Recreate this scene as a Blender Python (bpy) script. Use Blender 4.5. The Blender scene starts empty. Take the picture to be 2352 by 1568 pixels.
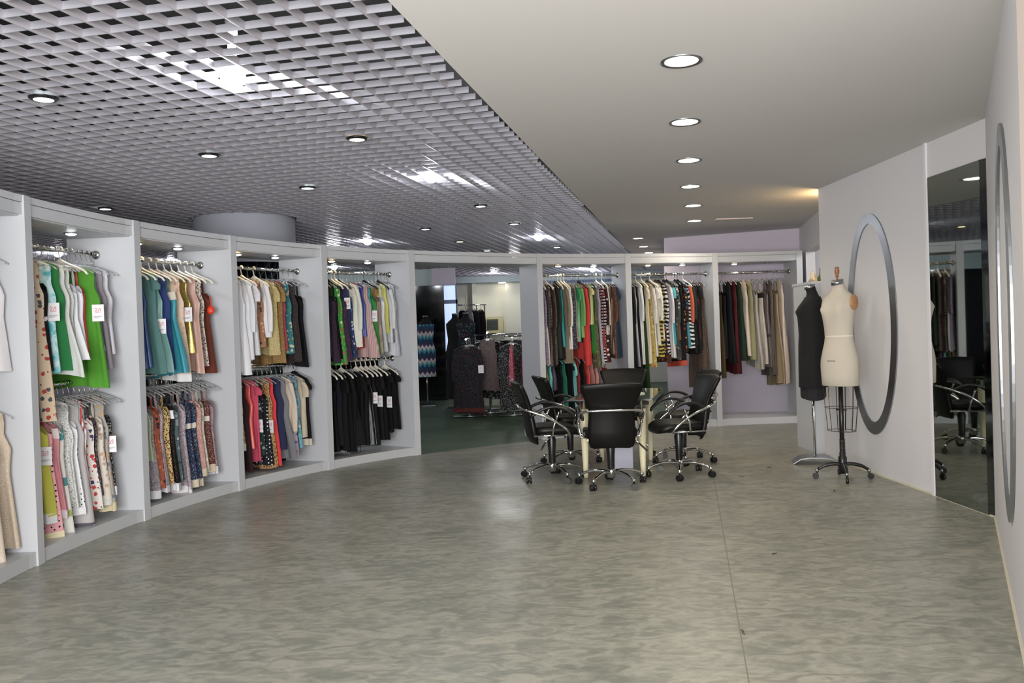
import bpy, math, random
from mathutils import Vector, Matrix
random.seed(7)
S = bpy.context.scene
COL = S.collection
PI = math.pi

# ------------------------------------------------------------------ camera
FPX, PITCH, ROLL, EYE = 1946.1, -0.0127, -0.0337, 1.38
_F = Vector((0, math.cos(PITCH), math.sin(PITCH)))
_R = Vector((1, 0, 0)); _U = _R.cross(_F)
_c, _s = math.cos(ROLL), math.sin(ROLL)
R2 = _R * _c + _U * _s; U2 = _R * -_s + _U * _c
cd = bpy.data.cameras.new('camera'); cam = bpy.data.objects.new('camera', cd); COL.objects.link(cam)
cd.sensor_width = 36; cd.lens = 36 * FPX / 2352; cd.clip_end = 100
cam.matrix_world = Matrix(((R2.x, U2.x, -_F.x, 0), (R2.y, U2.y, -_F.y, 0), (R2.z, U2.z, -_F.z, EYE), (0, 0, 0, 1)))
S.camera = cam
def at(x, y, z):                       # photo pixel -> point at height z
    d = _F + R2 * ((x - 1176) / FPX) - U2 * ((y - 784) / FPX)
    p = d * ((z - EYE) / d.z); return Vector((p.x, p.y, z))
def atY(x, y, Y):
    d = _F + R2 * ((x - 1176) / FPX) - U2 * ((y - 784) / FPX)
    p = d * (Y / d.y); return Vector((p.x, p.y, p.z + EYE))
# ------------------------------------------------------------------ world, exposure
w = bpy.data.worlds.new('world'); S.world = w; w.use_nodes = True
w.node_tree.nodes['Background'].inputs[0].default_value = (1.0, 0.985, 0.98, 1)
w.node_tree.nodes['Background'].inputs[1].default_value = 1.3
S.view_settings.view_transform = 'Standard'; S.view_settings.look = 'None'
S.view_settings.gamma = 1; S.view_settings.use_curve_mapping = False
S.view_settings.exposure = 0.0
def area(name, loc, aim, size, sy, power, colr):
    l = bpy.data.lights.new(name, 'AREA'); l.shape = 'RECTANGLE'; l.size = size; l.size_y = sy; l.energy = power; l.color = colr
    o = bpy.data.objects.new(name, l); COL.objects.link(o); o.location = loc
    o.rotation_euler = (Vector(aim) - Vector(loc)).to_track_quat('-Z', 'Y').to_euler(); return o
area('camera_side_fill', (-0.9, -1.4, 1.4), (1.3, 6, 1.9), 4.2, 2.2, 660, (1.0, 0.99, 0.985))  # added unseen fill behind the camera, brightens the near room
ZC, ZF = 2.708, 2.334

# ------------------------------------------------------------------ materials
def hexc(h):
    h = h.lstrip('#'); v = [int(h[i:i + 2], 16) / 255 for i in (0, 2, 4)]
    return tuple((c / 12.92 if c <= .04045 else ((c + .055) / 1.055) ** 2.4) for c in v) + (1,)
_MC = {}
def mat(name, col, rough=.6, metal=0, emit=0, trans=0, ecol=None, spec=None, coat=0, ior=None):
    k = (name, col)
    if k in _MC: return _MC[k]
    m = bpy.data.materials.new(name); m.use_nodes = True; b = m.node_tree.nodes['Principled BSDF']
    c = hexc(col) if isinstance(col, str) else tuple(col) + (1,)
    b.inputs['Base Color'].default_value = c; b.inputs['Roughness'].default_value = rough; b.inputs['Metallic'].default_value = metal
    if trans: b.inputs['Transmission Weight'].default_value = trans
    if spec is not None: b.inputs['Specular IOR Level'].default_value = spec
    if coat: b.inputs['Coat Weight'].default_value = coat
    if ior: b.inputs['IOR'].default_value = ior
    if emit:
        b.inputs['Emission Color'].default_value = hexc(ecol) if ecol else c; b.inputs['Emission Strength'].default_value = emit
    _MC[k] = m; return m
class NT:
    def __init__(s, name, rough=.8):
        s.m = bpy.data.materials.new(name); s.m.use_nodes = True; s.t = s.m.node_tree
        s.b = s.t.nodes['Principled BSDF']; s.b.inputs['Roughness'].default_value = rough
        s.tc = s.t.nodes.new('ShaderNodeTexCoord'); s.co = s.tc.outputs['Object']
    def n(s, kind, **kw):
        x = s.t.nodes.new(kind)
        for k, v in kw.items(): setattr(x, k, v)
        return x
    def l(s, a, b): s.t.links.new(a, b)
    def ramp(s, fac, stops, const=True):
        r = s.n('ShaderNodeValToRGB'); r.color_ramp.interpolation = 'CONSTANT' if const else 'LINEAR'
        e = r.color_ramp.elements
        e[0].position = stops[0][0]; e[0].color = stops[0][1]; e[1].position = stops[1][0]; e[1].color = stops[1][1]
        for p, c in stops[2:]:
            q = e.new(p); q.color = c
        s.l(fac, r.inputs[0]); return r.outputs[0]
    def noise(s, scale, detail=2, co=None, dist=0):
        x = s.n('ShaderNodeTexNoise'); x.inputs['Scale'].default_value = scale; x.inputs['Detail'].default_value = detail
        x.inputs['Distortion'].default_value = dist; s.l(co or s.co, x.inputs['Vector']); return x
    def vor(s, scale, co=None, feature='F1', rnd=1):
        x = s.n('ShaderNodeTexVoronoi', feature=feature); x.inputs['Scale'].default_value = scale
        x.inputs['Randomness'].default_value = rnd; s.l(co or s.co, x.inputs['Vector']); return x
    def mapping(s, sc=(1, 1, 1), rot=(0, 0, 0)):
        x = s.n('ShaderNodeMapping'); x.inputs['Scale'].default_value = sc; x.inputs['Rotation'].default_value = rot
        s.l(s.co, x.inputs['Vector']); return x.outputs[0]
    def bump(s, h, strength=.4, dist=.004):
        b = s.n('ShaderNodeBump'); b.inputs['Strength'].default_value = strength; b.inputs['Distance'].default_value = dist
        s.l(h, b.inputs['Height']); s.l(b.outputs[0], s.b.inputs['Normal'])
    def color(s, out): s.l(out, s.b.inputs['Base Color'])
    def mix(s, fac, a, b):
        x = s.n('ShaderNodeMix', data_type='RGBA'); s.l(fac, x.inputs[0])
        for v, i in ((a, 6), (b, 7)):
            if isinstance(v, tuple): x.inputs[i].default_value = v
            else: s.l(v, x.inputs[i])
        return x.outputs[2]
    def gt(s, val, thr, op='LESS_THAN'):
        x = s.n('ShaderNodeMath', operation=op); s.l(val, x.inputs[0]); x.inputs[1].default_value = thr; return x.outputs[0]
    def wave(s, scale, direction='Z', dist=0, co=None, prof='SIN'):
        x = s.n('ShaderNodeTexWave', bands_direction=direction, wave_profile=prof); x.inputs['Scale'].default_value = scale
        x.inputs['Distortion'].default_value = dist; x.inputs['Detail Scale'].default_value = 1.5; s.l(co or s.co, x.inputs['Vector']); return x.outputs['Fac']

def fabric(pat, cols):
    k = (pat, tuple(cols))
    if k in _MC: return _MC[k]
    C = []
    for c in cols:
        h = hexc(c); m_ = (h[0] + h[1] + h[2]) / 3; C.append(tuple((m_ + (v - m_) * .85) * .9 for v in h[:3]) + (1,))
    c0 = C[0]; c1 = C[1] if len(C) > 1 else c0; c2 = C[2] if len(C) > 2 else c1; c3 = C[3] if len(C) > 3 else c2
    g = NT('fabric_' + pat, .85); g.b.inputs['Sheen Weight'].default_value = .0; g.b.inputs['Specular IOR Level'].default_value = .25
    if pat == 'plain':
        n = g.noise(9, 3); g.color(g.ramp(n.outputs[0], [(0.3, tuple(x * .9 for x in c0[:3]) + (1,)), (.7, c0)], False)); g.bump(g.noise(22, 4, g.mapping((1, 1, .25))).outputs[0], .5, .012)
    elif pat == 'satin':
        g.b.inputs['Roughness'].default_value = .38; g.b.inputs['Specular IOR Level'].default_value = .5; g.b.inputs['Base Color'].default_value = c0; g.bump(g.noise(16, 3, g.mapping((1, 1, .2))).outputs[0], .5, .014)
    elif pat == 'knit':
        w1 = g.vor(95, g.mapping((1, 1, .6))); g.color(g.mix(g.gt(w1.outputs['Distance'], .32), c1, c0)); g.bump(w1.outputs['Distance'], .6, .004)
    elif pat == 'lace':
        w1 = g.vor(120, None, 'DISTANCE_TO_EDGE'); g.color(g.mix(g.gt(w1.outputs['Distance'], .09), c0, c1)); g.bump(w1.outputs['Distance'], .7, .004)
    elif pat == 'dots':
        w1 = g.vor(38, g.mapping((1, 1, 1), (PI / 4, 0, 0)), rnd=.12); g.color(g.mix(g.gt(w1.outputs['Distance'], .26), c0, c1))
    elif pat == 'bigdots':
        w1 = g.vor(11, rnd=.9); f = g.mix(g.gt(w1.outputs['Distance'], .33), c0, g.ramp(w1.outputs['Color'], [(0, c1), (.5, c2)]))
        g.color(f)
    elif pat == 'floral':
        w1 = g.vor(25, rnd=1); sep = g.n('ShaderNodeSeparateColor'); g.l(w1.outputs['Color'], sep.inputs[0])
        f = g.ramp(sep.outputs[0], [(0, c1), (.4, c0), (.55, c2), (.75, c3)])
        nd = g.n('ShaderNodeMath', operation='MULTIPLY_ADD'); g.l(g.noise(70, 2).outputs[0], nd.inputs[0]); nd.inputs[1].default_value = .5; g.l(w1.outputs['Distance'], nd.inputs[2])
        g.color(g.mix(g.gt(nd.outputs[0], .62), c0, f))
    elif pat == 'ditsy':
        w1 = g.vor(105); sep = g.n('ShaderNodeSeparateColor'); g.l(w1.outputs['Color'], sep.inputs[0])
        f = g.ramp(sep.outputs[0], [(0, c1), (.35, c2), (.65, c3)]); g.color(g.mix(g.gt(w1.outputs['Distance'], .36), c0, f))
    elif pat == 'hstripes':
        g.color(g.ramp(g.wave(24, 'Z'), [(0, c0), (.5, c1)]))
    elif pat == 'vstripes':
        g.color(g.ramp(g.wave(14, 'Y'), [(0, c0), (.55, c1)]))
    elif pat == 'diag':
        g.color(g.ramp(g.wave(10, 'DIAGONAL', 1.0), [(0, c0), (.5, c1)]))
    elif pat == 'zebra':
        g.color(g.ramp(g.wave(6, 'Z', 7), [(0, c0), (.5, c1)]))
    elif pat == 'leopard':
        w1 = g.vor(62); a = g.ramp(w1.outputs['Distance'], [(0, c2), (.22, c1), (.42, c0)]); g.color(a)
    elif pat == 'tiedye':
        g.color(g.ramp(g.noise(13, 4, dist=.6).outputs[0], [(.35, c0), (.52, c1), (.68, c2)], False))
    elif pat == 'plaid':
        a = g.ramp(g.wave(8, 'Z'), [(0, c0), (.7, c1)]); g.color(g.mix(g.gt(g.wave(8, 'Y'), .6, 'GREATER_THAN'), a, c2))
    elif pat == 'sequin':
        w1 = g.vor(130); sep = g.n('ShaderNodeSeparateColor'); g.l(w1.outputs['Color'], sep.inputs[0])
        g.color(g.mix(sep.outputs[0], c0, c1)); g.b.inputs['Metallic'].default_value = .75; g.b.inputs['Roughness'].default_value = .3
        g.bump(sep.outputs[1], 1.0, .01)
    elif pat == 'chevron':
        sp = g.n('ShaderNodeSeparateXYZ'); g.l(g.co, sp.inputs[0])
        at_ = g.n('ShaderNodeMath', operation='ARCTAN2'); g.l(sp.outputs[0], at_.inputs[1]); g.l(sp.outputs[1], at_.inputs[0])
        p = g.n('ShaderNodeMath', operation='PINGPONG'); g.l(at_.outputs[0], p.inputs[0]); p.inputs[1].default_value = .3
        m = g.n('ShaderNodeMath', operation='MULTIPLY_ADD'); g.l(p.outputs[0], m.inputs[0]); m.inputs[1].default_value = .2; g.l(sp.outputs[2], m.inputs[2])
        fr = g.n('ShaderNodeMath', operation='MODULO'); ad = g.n('ShaderNodeMath', operation='ADD'); g.l(m.outputs[0], ad.inputs[0]); ad.inputs[1].default_value = 5
        g.l(ad.outputs[0], fr.inputs[0]); fr.inputs[1].default_value = .26
        sc = g.n('ShaderNodeMath', operation='MULTIPLY'); g.l(fr.outputs[0], sc.inputs[0]); sc.inputs[1].default_value = 1 / .26
        g.color(g.ramp(sc.outputs[0], [(0, c0), (.28, c1), (.5, c2), (.75, c3)]))
    _MC[k] = g.m; return g.m

SEAM = .185
def floor_mat(name, ca, cb, cc, seams=False, rough=.33):
    g = NT(name, rough)
    big = g.noise(1.7, 3, g.mapping((1, 1.5, 1), (0, 0, .12)), .6)
    sm = g.noise(7, 8, g.mapping((1, 2.0, 1), (0, 0, .12)), 1.4)
    a = g.ramp(sm.outputs[0], [(.38, hexc(ca)), (.62, hexc(cb))], False)
    f = g.ramp(big.outputs[0], [(.36, hexc(ca)), (.64, hexc(cc))], False)
    x = g.n('ShaderNodeMix', data_type='RGBA'); x.inputs[0].default_value = .35; g.l(a, x.inputs[6]); g.l(f, x.inputs[7])
    out = x.outputs[2]
    fl = g.noise(26, 5, g.mapping((1, 1.7, 1), (0, 0, .3)), 1.0)
    flm = g.ramp(fl.outputs[0], [(.40, (.80, .82, .82, 1)), (.52, (1, 1, 1, 1)), (.66, (1.1, 1.07, 1.0, 1))], False)
    mm = g.n('ShaderNodeMix', data_type='RGBA', blend_type='MULTIPLY'); mm.inputs[0].default_value = .45; g.l(out, mm.inputs[6]); g.l(flm, mm.inputs[7]); out = mm.outputs[2]
    if seams:
        sp = g.n('ShaderNodeSeparateXYZ'); g.l(g.mapping((1, 1, 1), (0, 0, .205)), sp.inputs[0])
        ad = g.n('ShaderNodeMath', operation='ADD'); g.l(sp.outputs[0], ad.inputs[0]); ad.inputs[1].default_value = 21 - SEAM
        md = g.n('ShaderNodeMath', operation='MODULO'); g.l(ad.outputs[0], md.inputs[0]); md.inputs[1].default_value = 7.0
        out = g.mix(g.gt(md.outputs[0], .006), out, hexc('#6d6858'))
    g.color(out)
    r = g.ramp(g.noise(1.3, 3).outputs[0], [(.3, (rough - .06,) * 3 + (1,)), (.7, (rough + .1,) * 3 + (1,))], False); g.l(r, g.b.inputs['Roughness'])
    return g.m
M_FLOOR = floor_mat('grey_linoleum', '#74766c', '#a09e92', '#929184', True, .34)
M_GREEN = floor_mat('green_linoleum', '#42533f', '#50624c', '#4a5b46', False, .42)
M_WHITE = mat('white_lacquer', '#bcbec2', .42)
M_WALL = mat('white_paint', '#cfcdce', .6)
M_LAV = mat('lavender_paint', '#c4bcca', .7)
M_CEIL = mat('ceiling_paint', '#cdcac8', .8)
M_GRID = mat('pale_grey_blade', '#a8a7af', .24, .4)
M_VOID = mat('dark_ceiling_void', '#2a2a2b', .9)
M_CHROME = mat('chrome', '#d8d8d6', .1, 1)
M_STEEL = mat('brushed_steel', '#9a9ea2', .32, 1)
M_BLACK = mat('black_leather', '#080706', .45, spec=.3)
M_BLKPL = mat('black_plastic', '#121214', .35)
M_CREAM = mat('cream_lacquer', '#d9d0ae', .35)
M_MIRROR = mat('mirror_glass', '#a9b0ae', .02, 1)
M_WIRE = mat('hook_wire', '#c8c8c4', .2, 1)
M_CLEAR = mat('clear_plastic', '#eef0f0', .08, 0, trans=.8, ior=1.3)
M_HWHITE = mat('white_plastic', '#e4dfd0', .35)
M_HBLACK = mat('black_hanger_plastic', '#101011', .3)
M_CARD = mat('white_card', '#e8e8ea', .6)
M_RED = mat('red_ink', '#c8323a', .6)
M_INK = mat('grey_ink', '#8d8f96', .6)
M_ORANGE = mat('orange_red_card', '#e2381c', .4)
M_COOL = mat('cool_lamp', '#ffffff', .5, emit=45, ecol='#f4f8ff')
M_WARM = mat('warm_lamp', '#ffffff', .5, emit=40, ecol='#ffd9a4')
M_DL = mat('downlight_lens', '#ffffff', .5, emit=15, ecol='#fff4e0')
M_GLOBE = mat('bulb_glow', '#ffffff', .5, emit=170, ecol='#f2f8ff')
M_OFF = mat('unlit_lens', '#b9a8a4', .3)

# ------------------------------------------------------------------ mesh helpers
class MB:
    def __init__(s): s.v = []; s.f = []; s.sm = []
    def quad_strip(s, rings, closed=True, cap=False, smooth=True):
        n = len(rings[0]); b = len(s.v)
        for r in rings: s.v += [tuple(p) for p in r]
        for i in range(len(rings) - 1):
            for j in range(n if closed else n - 1):
                k = (j + 1) % n
                s.f.append((b + i * n + j, b + i * n + k, b + (i + 1) * n + k, b + (i + 1) * n + j)); s.sm.append(smooth)
        if cap:
            s.f.append(tuple(b + j for j in reversed(range(n)))); s.sm.append(False)
            s.f.append(tuple(b + (len(rings) - 1) * n + j for j in range(n))); s.sm.append(False)
        return s
    def box(s, x0, x1, y0, y1, z0, z1):
        b = len(s.v); s.v += [(x0, y0, z0), (x1, y0, z0), (x1, y1, z0), (x0, y1, z0), (x0, y0, z1), (x1, y0, z1), (x1, y1, z1), (x0, y1, z1)]
        s.f += [tuple(b + i for i in q) for q in ((0, 3, 2, 1), (4, 5, 6, 7), (0, 1, 5, 4), (1, 2, 6, 5), (2, 3, 7, 6), (3, 0, 4, 7))]; s.sm += [False] * 6; return s
    def prism(s, poly, z0, z1):
        n = len(poly); b = len(s.v); s.v += [(p[0], p[1], z0) for p in poly] + [(p[0], p[1], z1) for p in poly]
        s.f.append(tuple(b + i for i in reversed(range(n)))); s.f.append(tuple(b + n + i for i in range(n))); s.sm += [False, False]
        for i in range(n):
            j = (i + 1) % n; s.f.append((b + i, b + j, b + n + j, b + n + i)); s.sm.append(False)
        return s
    def tube(s, pts, r, n=8, closed=False, flat=1.0, up=None):
        P = [Vector(p) for p in pts]; m = len(P); rings = []; N = None
        for i in range(m):
            a = P[(i - 1) % m] if (closed or i > 0) else P[i]; c = P[(i + 1) % m] if (closed or i < m - 1) else P[i]
            t = (c - a).normalized()
            if N is None:
                N = Vector(up) if up else (Vector((0, 0, 1)) if abs(t.z) < .9 else Vector((1, 0, 0)))
            N = (N - t * N.dot(t)).normalized(); B = t.cross(N)
            rr = r[i] if isinstance(r, (list, tuple)) else r
            rings.append([P[i] + (N * math.cos(2 * PI * k / n) * flat + B * math.sin(2 * PI * k / n)) * rr for k in range(n)])
        if closed: rings.append(rings[0])
        return s.quad_strip(rings, True, not closed)
    def lathe(s, prof, c=(0, 0, 0), n=20, cap=True):
        return s.quad_strip([[(c[0] + r * math.cos(2 * PI * k / n), c[1] + r * math.sin(2 * PI * k / n), c[2] + z) for k in range(n)] for r, z in prof], True, cap)
    def make(s, name, m, parent=None, loc=None, rotz=0):
        me = bpy.data.meshes.new(name); me.from_pydata(s.v, [], s.f); me.update()
        for i, p in enumerate(me.polygons): p.use_smooth = s.sm[i]
        me.materials.append(m)
        return link(name, me, parent, loc, rotz)
def link(name, me, parent=None, loc=None, rotz=0):
    o = bpy.data.objects.new(name, me); COL.objects.link(o)
    if parent: o.parent = parent
    if loc is not None: o.location = loc
    if rotz: o.rotation_euler = (0, 0, rotz)
    return o
def tag(o, label=None, cat=None, group=None, kind=None):
    if label: o['label'] = label
    if cat: o['category'] = cat
    if group: o['group'] = group
    if kind: o['kind'] = kind
    return o
def empty(name, loc, rotz=0):
    o = link(name, None, None, loc, rotz); o.empty_display_size = .05; return o
def copy_tree(o, parent=None):
    c = o.copy(); COL.objects.link(c); c.parent = parent
    for ch in KIDS.get(o.name, []): copy_tree(ch, c)
    return c
KIDS = {}
def regkids(root):
    def rec(o):
        KIDS[o.name] = [c for c in bpy.data.objects if c.parent == o]
        for c in KIDS[o.name]: rec(c)
    rec(root)
def cr(P, n=6, closed=False):          # catmull-rom through points
    P = [Vector(p) for p in P]; out = []; m = len(P)
    for i in range(m if closed else m - 1):
        p1, p2 = P[i], P[(i + 1) % m]
        p0 = P[i - 1] if (i > 0 or closed) else p1 * 2 - p2
        p3 = P[(i + 2) % m] if (i + 2 < m or closed) else p2 * 2 - p1
        for k in range(n):
            t = k / n; out.append(((p1 * 2) + (p2 - p0) * t + (p0 * 2 - p1 * 5 + p2 * 4 - p3) * t * t + (p1 * 3 - p0 - p2 * 3 + p3) * t ** 3) * .5)
    if not closed: out.append(P[-1])
    return out
def struct(o, label=None): return tag(o, label, None, None, 'structure')

# ------------------------------------------------------------------ display wall plan
P = [(-2.97, 4.13), (-3.039, 5.405), (-2.887, 6.64), (-2.509, 7.799), (-1.903, 8.842), (-1.085, 9.677), (0.411, 10.654), (1.583, 11.069), (2.808, 11.431), (3.97, 11.496)]
DIRS = [(-.545, -.05), (-.545, 0), (-.546, .032), (-.525, .105), (-.495, .205), (-.44, .318), (-.22, .50), (-.12, .53), (-.04, .54), (0, .545)]
P = [Vector(p) for p in P]; DIRS = [Vector(d).normalized() * .54 for d in DIRS]
def tang(i, j):
    t = (P[j] - P[i]).normalized(); return t
PATH = {}
for i in range(9):
    p0 = P[i - 1] if i > 0 else P[i] * 2 - P[i + 1]; p3 = P[i + 2] if i < 8 else P[i + 1] * 2 - P[i]
    seg = []
    for k in range(9):
        t = k / 8; a, b = P[i], P[i + 1]
        seg.append(((a * 2) + (b - p0) * t + (p0 * 2 - a * 5 + b * 4 - p3) * t * t + (a * 3 - p0 - b * 3 + p3) * t ** 3) * .5)
    PATH[i] = seg

# ------------------------------------------------------------------ room shell
# boundary between grey and green floor follows the display front
front = [Vector((-2.9, -3)), Vector((-2.9, 4.13))] + [p for i in range(9) for p in PATH[i][:-1]] + [P[9]]
gp = front + [Vector((6.5, 11.5)), Vector((6.5, -3))]
me = MB(); me.v = [(p.x, p.y, 0) for p in gp]; me.f = [tuple(range(len(gp)))]; me.sm = [False]
struct(me.make('floor', M_FLOOR), 'grey marbled sheet floor of the sales room')
gp2 = [Vector((-9, -3))] + front[:1] + front[1:] + [Vector((6.5, 11.5)), Vector((6.5, 22)), Vector((-9, 22))]
me = MB(); me.v = [(p.x, p.y, 0) for p in gp2]; me.f = [tuple(range(len(gp2)))]; me.sm = [False]
struct(me.make('floor', M_GREEN), 'dark green floor beyond the walkway')

def cr2(P_, n=6):
    return [Vector((v.x, v.y)) for v in cr([Vector((a, b, 0)) for a, b in P_], n)]
EDGE = cr2([(-.448 + .2217 * (y_ - 3.381), y_) for y_ in (-3, 1.2, 3.381, 6, 9, 12, 15.4, 22)], 3)
poly = EDGE + [Vector((6.5, 22)), Vector((6.5, -3))]
# triangulated plaster ceiling as strips
mb = MB()
for a, b in zip(EDGE[:-1], EDGE[1:]):
    k = len(mb.v); mb.v += [(a.x, a.y, ZC), (6.5, a.y, ZC), (6.5, b.y, ZC), (b.x, b.y, ZC), (a.x, a.y, ZC + .16), (b.x, b.y, ZC + .16)]
    mb.f += [(k, k + 3, k + 2, k + 1), (k, k + 4, k + 5, k + 3)]; mb.sm += [False, False]
struct(mb.make('ceiling', M_CEIL), 'plain plaster ceiling with a curved left edge')
mb = MB(); mb.box(-9, 3.7, -3, 22, 3.35, 3.45); struct(mb.make('ceiling', M_VOID), 'dark slab above the open grid ceiling')
# open cell grid
YAW, CELL, OX, OY = 1.3389, .1388, -2.0064, 3.4336
ed = [(e.x, e.y) for e in EDGE]
def edge_x(y):
    for (xa, ya), (xb, yb) in zip(ed[:-1], ed[1:]):
        if ya <= y <= yb: return xa + (xb - xa) * (y - ya) / (yb - ya)
    return 99
def inside(x, y): return -8.9 < x < edge_x(y) - .012 and .6 < y < 20.38 and (x + 2.92) ** 2 + (y - 9.43) ** 2 > .56 ** 2 and not (x > -1.4 and y > 20.35)
cu, su = math.cos(YAW), math.sin(YAW)
def blades(di, name, lab, th, h):
    mb = MB()
    for k in range(-170, 190):
        if di == 0: bx, by, dx, dy = OX + su * k * CELL, OY - cu * k * CELL, cu, su
        else: bx, by, dx, dy = OX + cu * k * CELL, OY + su * k * CELL, su, -cu
        run = None; st = .035
        for q in range(-750, 800):
            s_ = q * st; ok = inside(bx + dx * s_, by + dy * s_)
            if ok and run is None: run = s_
            if (not ok or q == 799) and run is not None:
                if s_ - run > .12:
                    e = s_ - st; nx, ny = -dy * th / 2, dx * th / 2
                    a = (bx + dx * run, by + dy * run); b = (bx + dx * e, by + dy * e)
                    mb.prism([(a[0] - nx, a[1] - ny), (b[0] - nx, b[1] - ny), (b[0] + nx, b[1] + ny), (a[0] + nx, a[1] + ny)], ZC - (.004 if di == 0 else 0), ZC + h)
                run = None
    struct(mb.make(name, M_GRID if di else mat('bounce_lit_blade', '#b6b2b8', .3, .2)), lab)  # long blades coloured lighter to stand for light bounced off the floor
blades(0, 'ceiling', 'open cell ceiling grid, blades running away from the camera', .009, .034)
blades(1, 'ceiling', 'open cell ceiling grid, blades running across the room', .005, .033)
# walls
def wallseg(name, a, b, z0, z1, m, th=.12, side=1, label=None):
    a = Vector(a); b = Vector(b); t = (b - a).normalized(); n = Vector((-t.y, t.x)) * side * th
    mb = MB().prism([a, b, b + n, a + n] if side > 0 else [a, a + n, b + n, b], z0, z1); return struct(mb.make(name, m), label)
WA, WB, WC = Vector((3.15, 8.6)), Vector((3.25, 5.75)), Vector((2.04, 3.43))
wallseg('wall_right', WA, WB, 0, ZC + .1, M_WALL, .13, 1, 'white right wall with the large steel ring')
wallseg('wall_right', WB, Vector((1.80, 2.97)), 0, ZC + .1, M_WALL, .13, 1, 'near right wall turning towards the camera')
wallseg('wall_right', (1.795, 2.965), (1.2, 1.2), 0, ZC + .1, mat('flash_tinted_paint', '#d6c8be', .6), .13, 1, 'pale wall end at the right picture edge')  # pinkish brightness of close flash light is put into this wall colour
# recess behind the right wall
L0, L1 = Vector((4.15, 12.08)), Vector((3.42, 8.6))
wallseg('wall_side', L0, L1, 2.31, ZC + .1, M_WALL, .12, 1, 'white lintel over the side opening')
wallseg('wall_side', (4.15, 12.08), (4.02, 11.50), 0, 2.31, M_WALL, .12, 1, 'white jamb beside the end bay')
wallseg('wall_side', (5.1, 12.1), (4.9, 7.5), 0, ZC + .1, M_WALL, .12, 1, 'white wall inside the side recess')
wallseg('wall_side', (4.16, 12.05), (5.2, 12.05), 0, ZC + .1, M_WALL, .12, 1, 'white end wall of the side recess')
wallseg('wall_back', (2.36, 12.9), (4.2, 12.14), 0, ZC + .1, M_LAV, .12, 1, 'pale lavender wall behind the right hand bays')
wallseg('wall_back', (2.36, 12.9), (3.8, 20.9), 0, ZC + .1, M_LAV, .12, -1, 'side return of the lavender wall')
mb = MB().box(-9, 3.8, 20.9, 21.0, 0, 3.3); struct(mb.make('wall_far', mat('far_white_paint', '#d9d8cc', .7)), 'white far wall beyond the walkway')
mb = MB().box(-9, -8.9, -3, 21, 0, 3.4); struct(mb.make('wall_left', M_LAV), 'left wall behind the display bays')
mb = MB().box(-1.42, 3.75, 20.40, 20.5, 2.56, 3.3).box(-1.42, 3.75, 20.45, 20.9, 2.56, 2.60); struct(mb.make('trim_1', mat('beam_paint', '#aab4ba', .6)), 'pale beam where the grid ceiling ends')
mb = MB().box(-9, -1.375, 17.5, 17.75, 2.365, 3.3); struct(mb.make('wall_far', mat('grey_green_paint', '#b9c6c6', .7)), 'pale upper wall above the black panel')
mb = MB().box(-1.60, -1.12, 17.35, 17.49, 2.365, 3.3); struct(mb.make('wall_far', M_LAV), 'lavender bulkhead above the far window')
mb = MB().box(-4.6, -1.37, 17.45, 17.5, 0, 2.365).box(-1.42, -1.37, 17.5, 20.9, 0, 2.365); struct(mb.make('wall_far', mat('black_gloss_panel', '#08090a', .08)), 'glossy black panel wall beyond the walkway')
# far window
wf = struct(MB().box(-1.37, -1.10, 17.50, 17.56, .9, 1.0).box(-1.37, -1.10, 17.50, 17.56, 1.98, 2.06).box(-1.135, -1.10, 17.5, 17.56, 1.0, 2.36).make('window_1', mat('blue_grey_frame', '#6f84a4', .5)), 'blue grey framed window beyond the black panel')
MB().box(-1.37, -1.135, 17.53, 17.55, 1.0, 2.36).make('pane', mat('daylit_pane', '#cfe0ff', .5, emit=.85, ecol='#c4d8ff'), wf)
# bright band window behind the bays right of the walkway
wf = struct(MB().box(.55, 2.5, 20.82, 20.9, 1.64, 1.7).box(.55, 2.5, 20.82, 20.9, 2.5, 2.56).box(.55, .61, 20.82, 20.9, 1.7, 2.5).box(1.5, 1.56, 20.82, 20.9, 1.7, 2.5).make('window_2', mat('blue_grey_frame', '#6f84a4', .5)), 'bright daylit window seen over the clothes right of the walkway')
MB().box(.61, 2.5, 20.86, 20.88, 1.7, 2.5).make('pane', mat('daylit_pane', '#cfe0ff', .5, emit=.85, ecol='#c4d8ff'), wf)
# skirting lines
for nm, a, b, lb in (('baseboard_right', WA, WB, 'thin pale bead along the ring wall'), ('baseboard_right', WB, Vector((1.80, 2.97)), 'thin pale bead along the near right wall')):
    t = (b - a).normalized(); n = Vector((t.y, -t.x)) * .012
    struct(MB().prism([a, a + n, b + n, b], 0, .012).make(nm, mat('bead', '#c9c3ae', .5)), lb)
struct(MB().box(3.206, 3.222, 6.500, 6.535, 0, ZC).make('trim_2', mat('edge_trim', '#dcd8dc', .4)), 'vertical white trim beside the tall mirror')

# column with mirror cladding
col_ = struct(MB().lathe([(.54, 0), (.54, ZC + .5)], (-2.92, 9.43, 0), 64).make('wall_column', mat('column_paint', '#b9bcc6', .65)), 'round white column rising behind the bays')
MB().lathe([(.551, .02), (.551, 2.2)], (-2.92, 9.43, 0), 20).make('mirror_cladding', mat('dark_mirror', '#98a4a8', .12, 1), col_)

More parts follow.
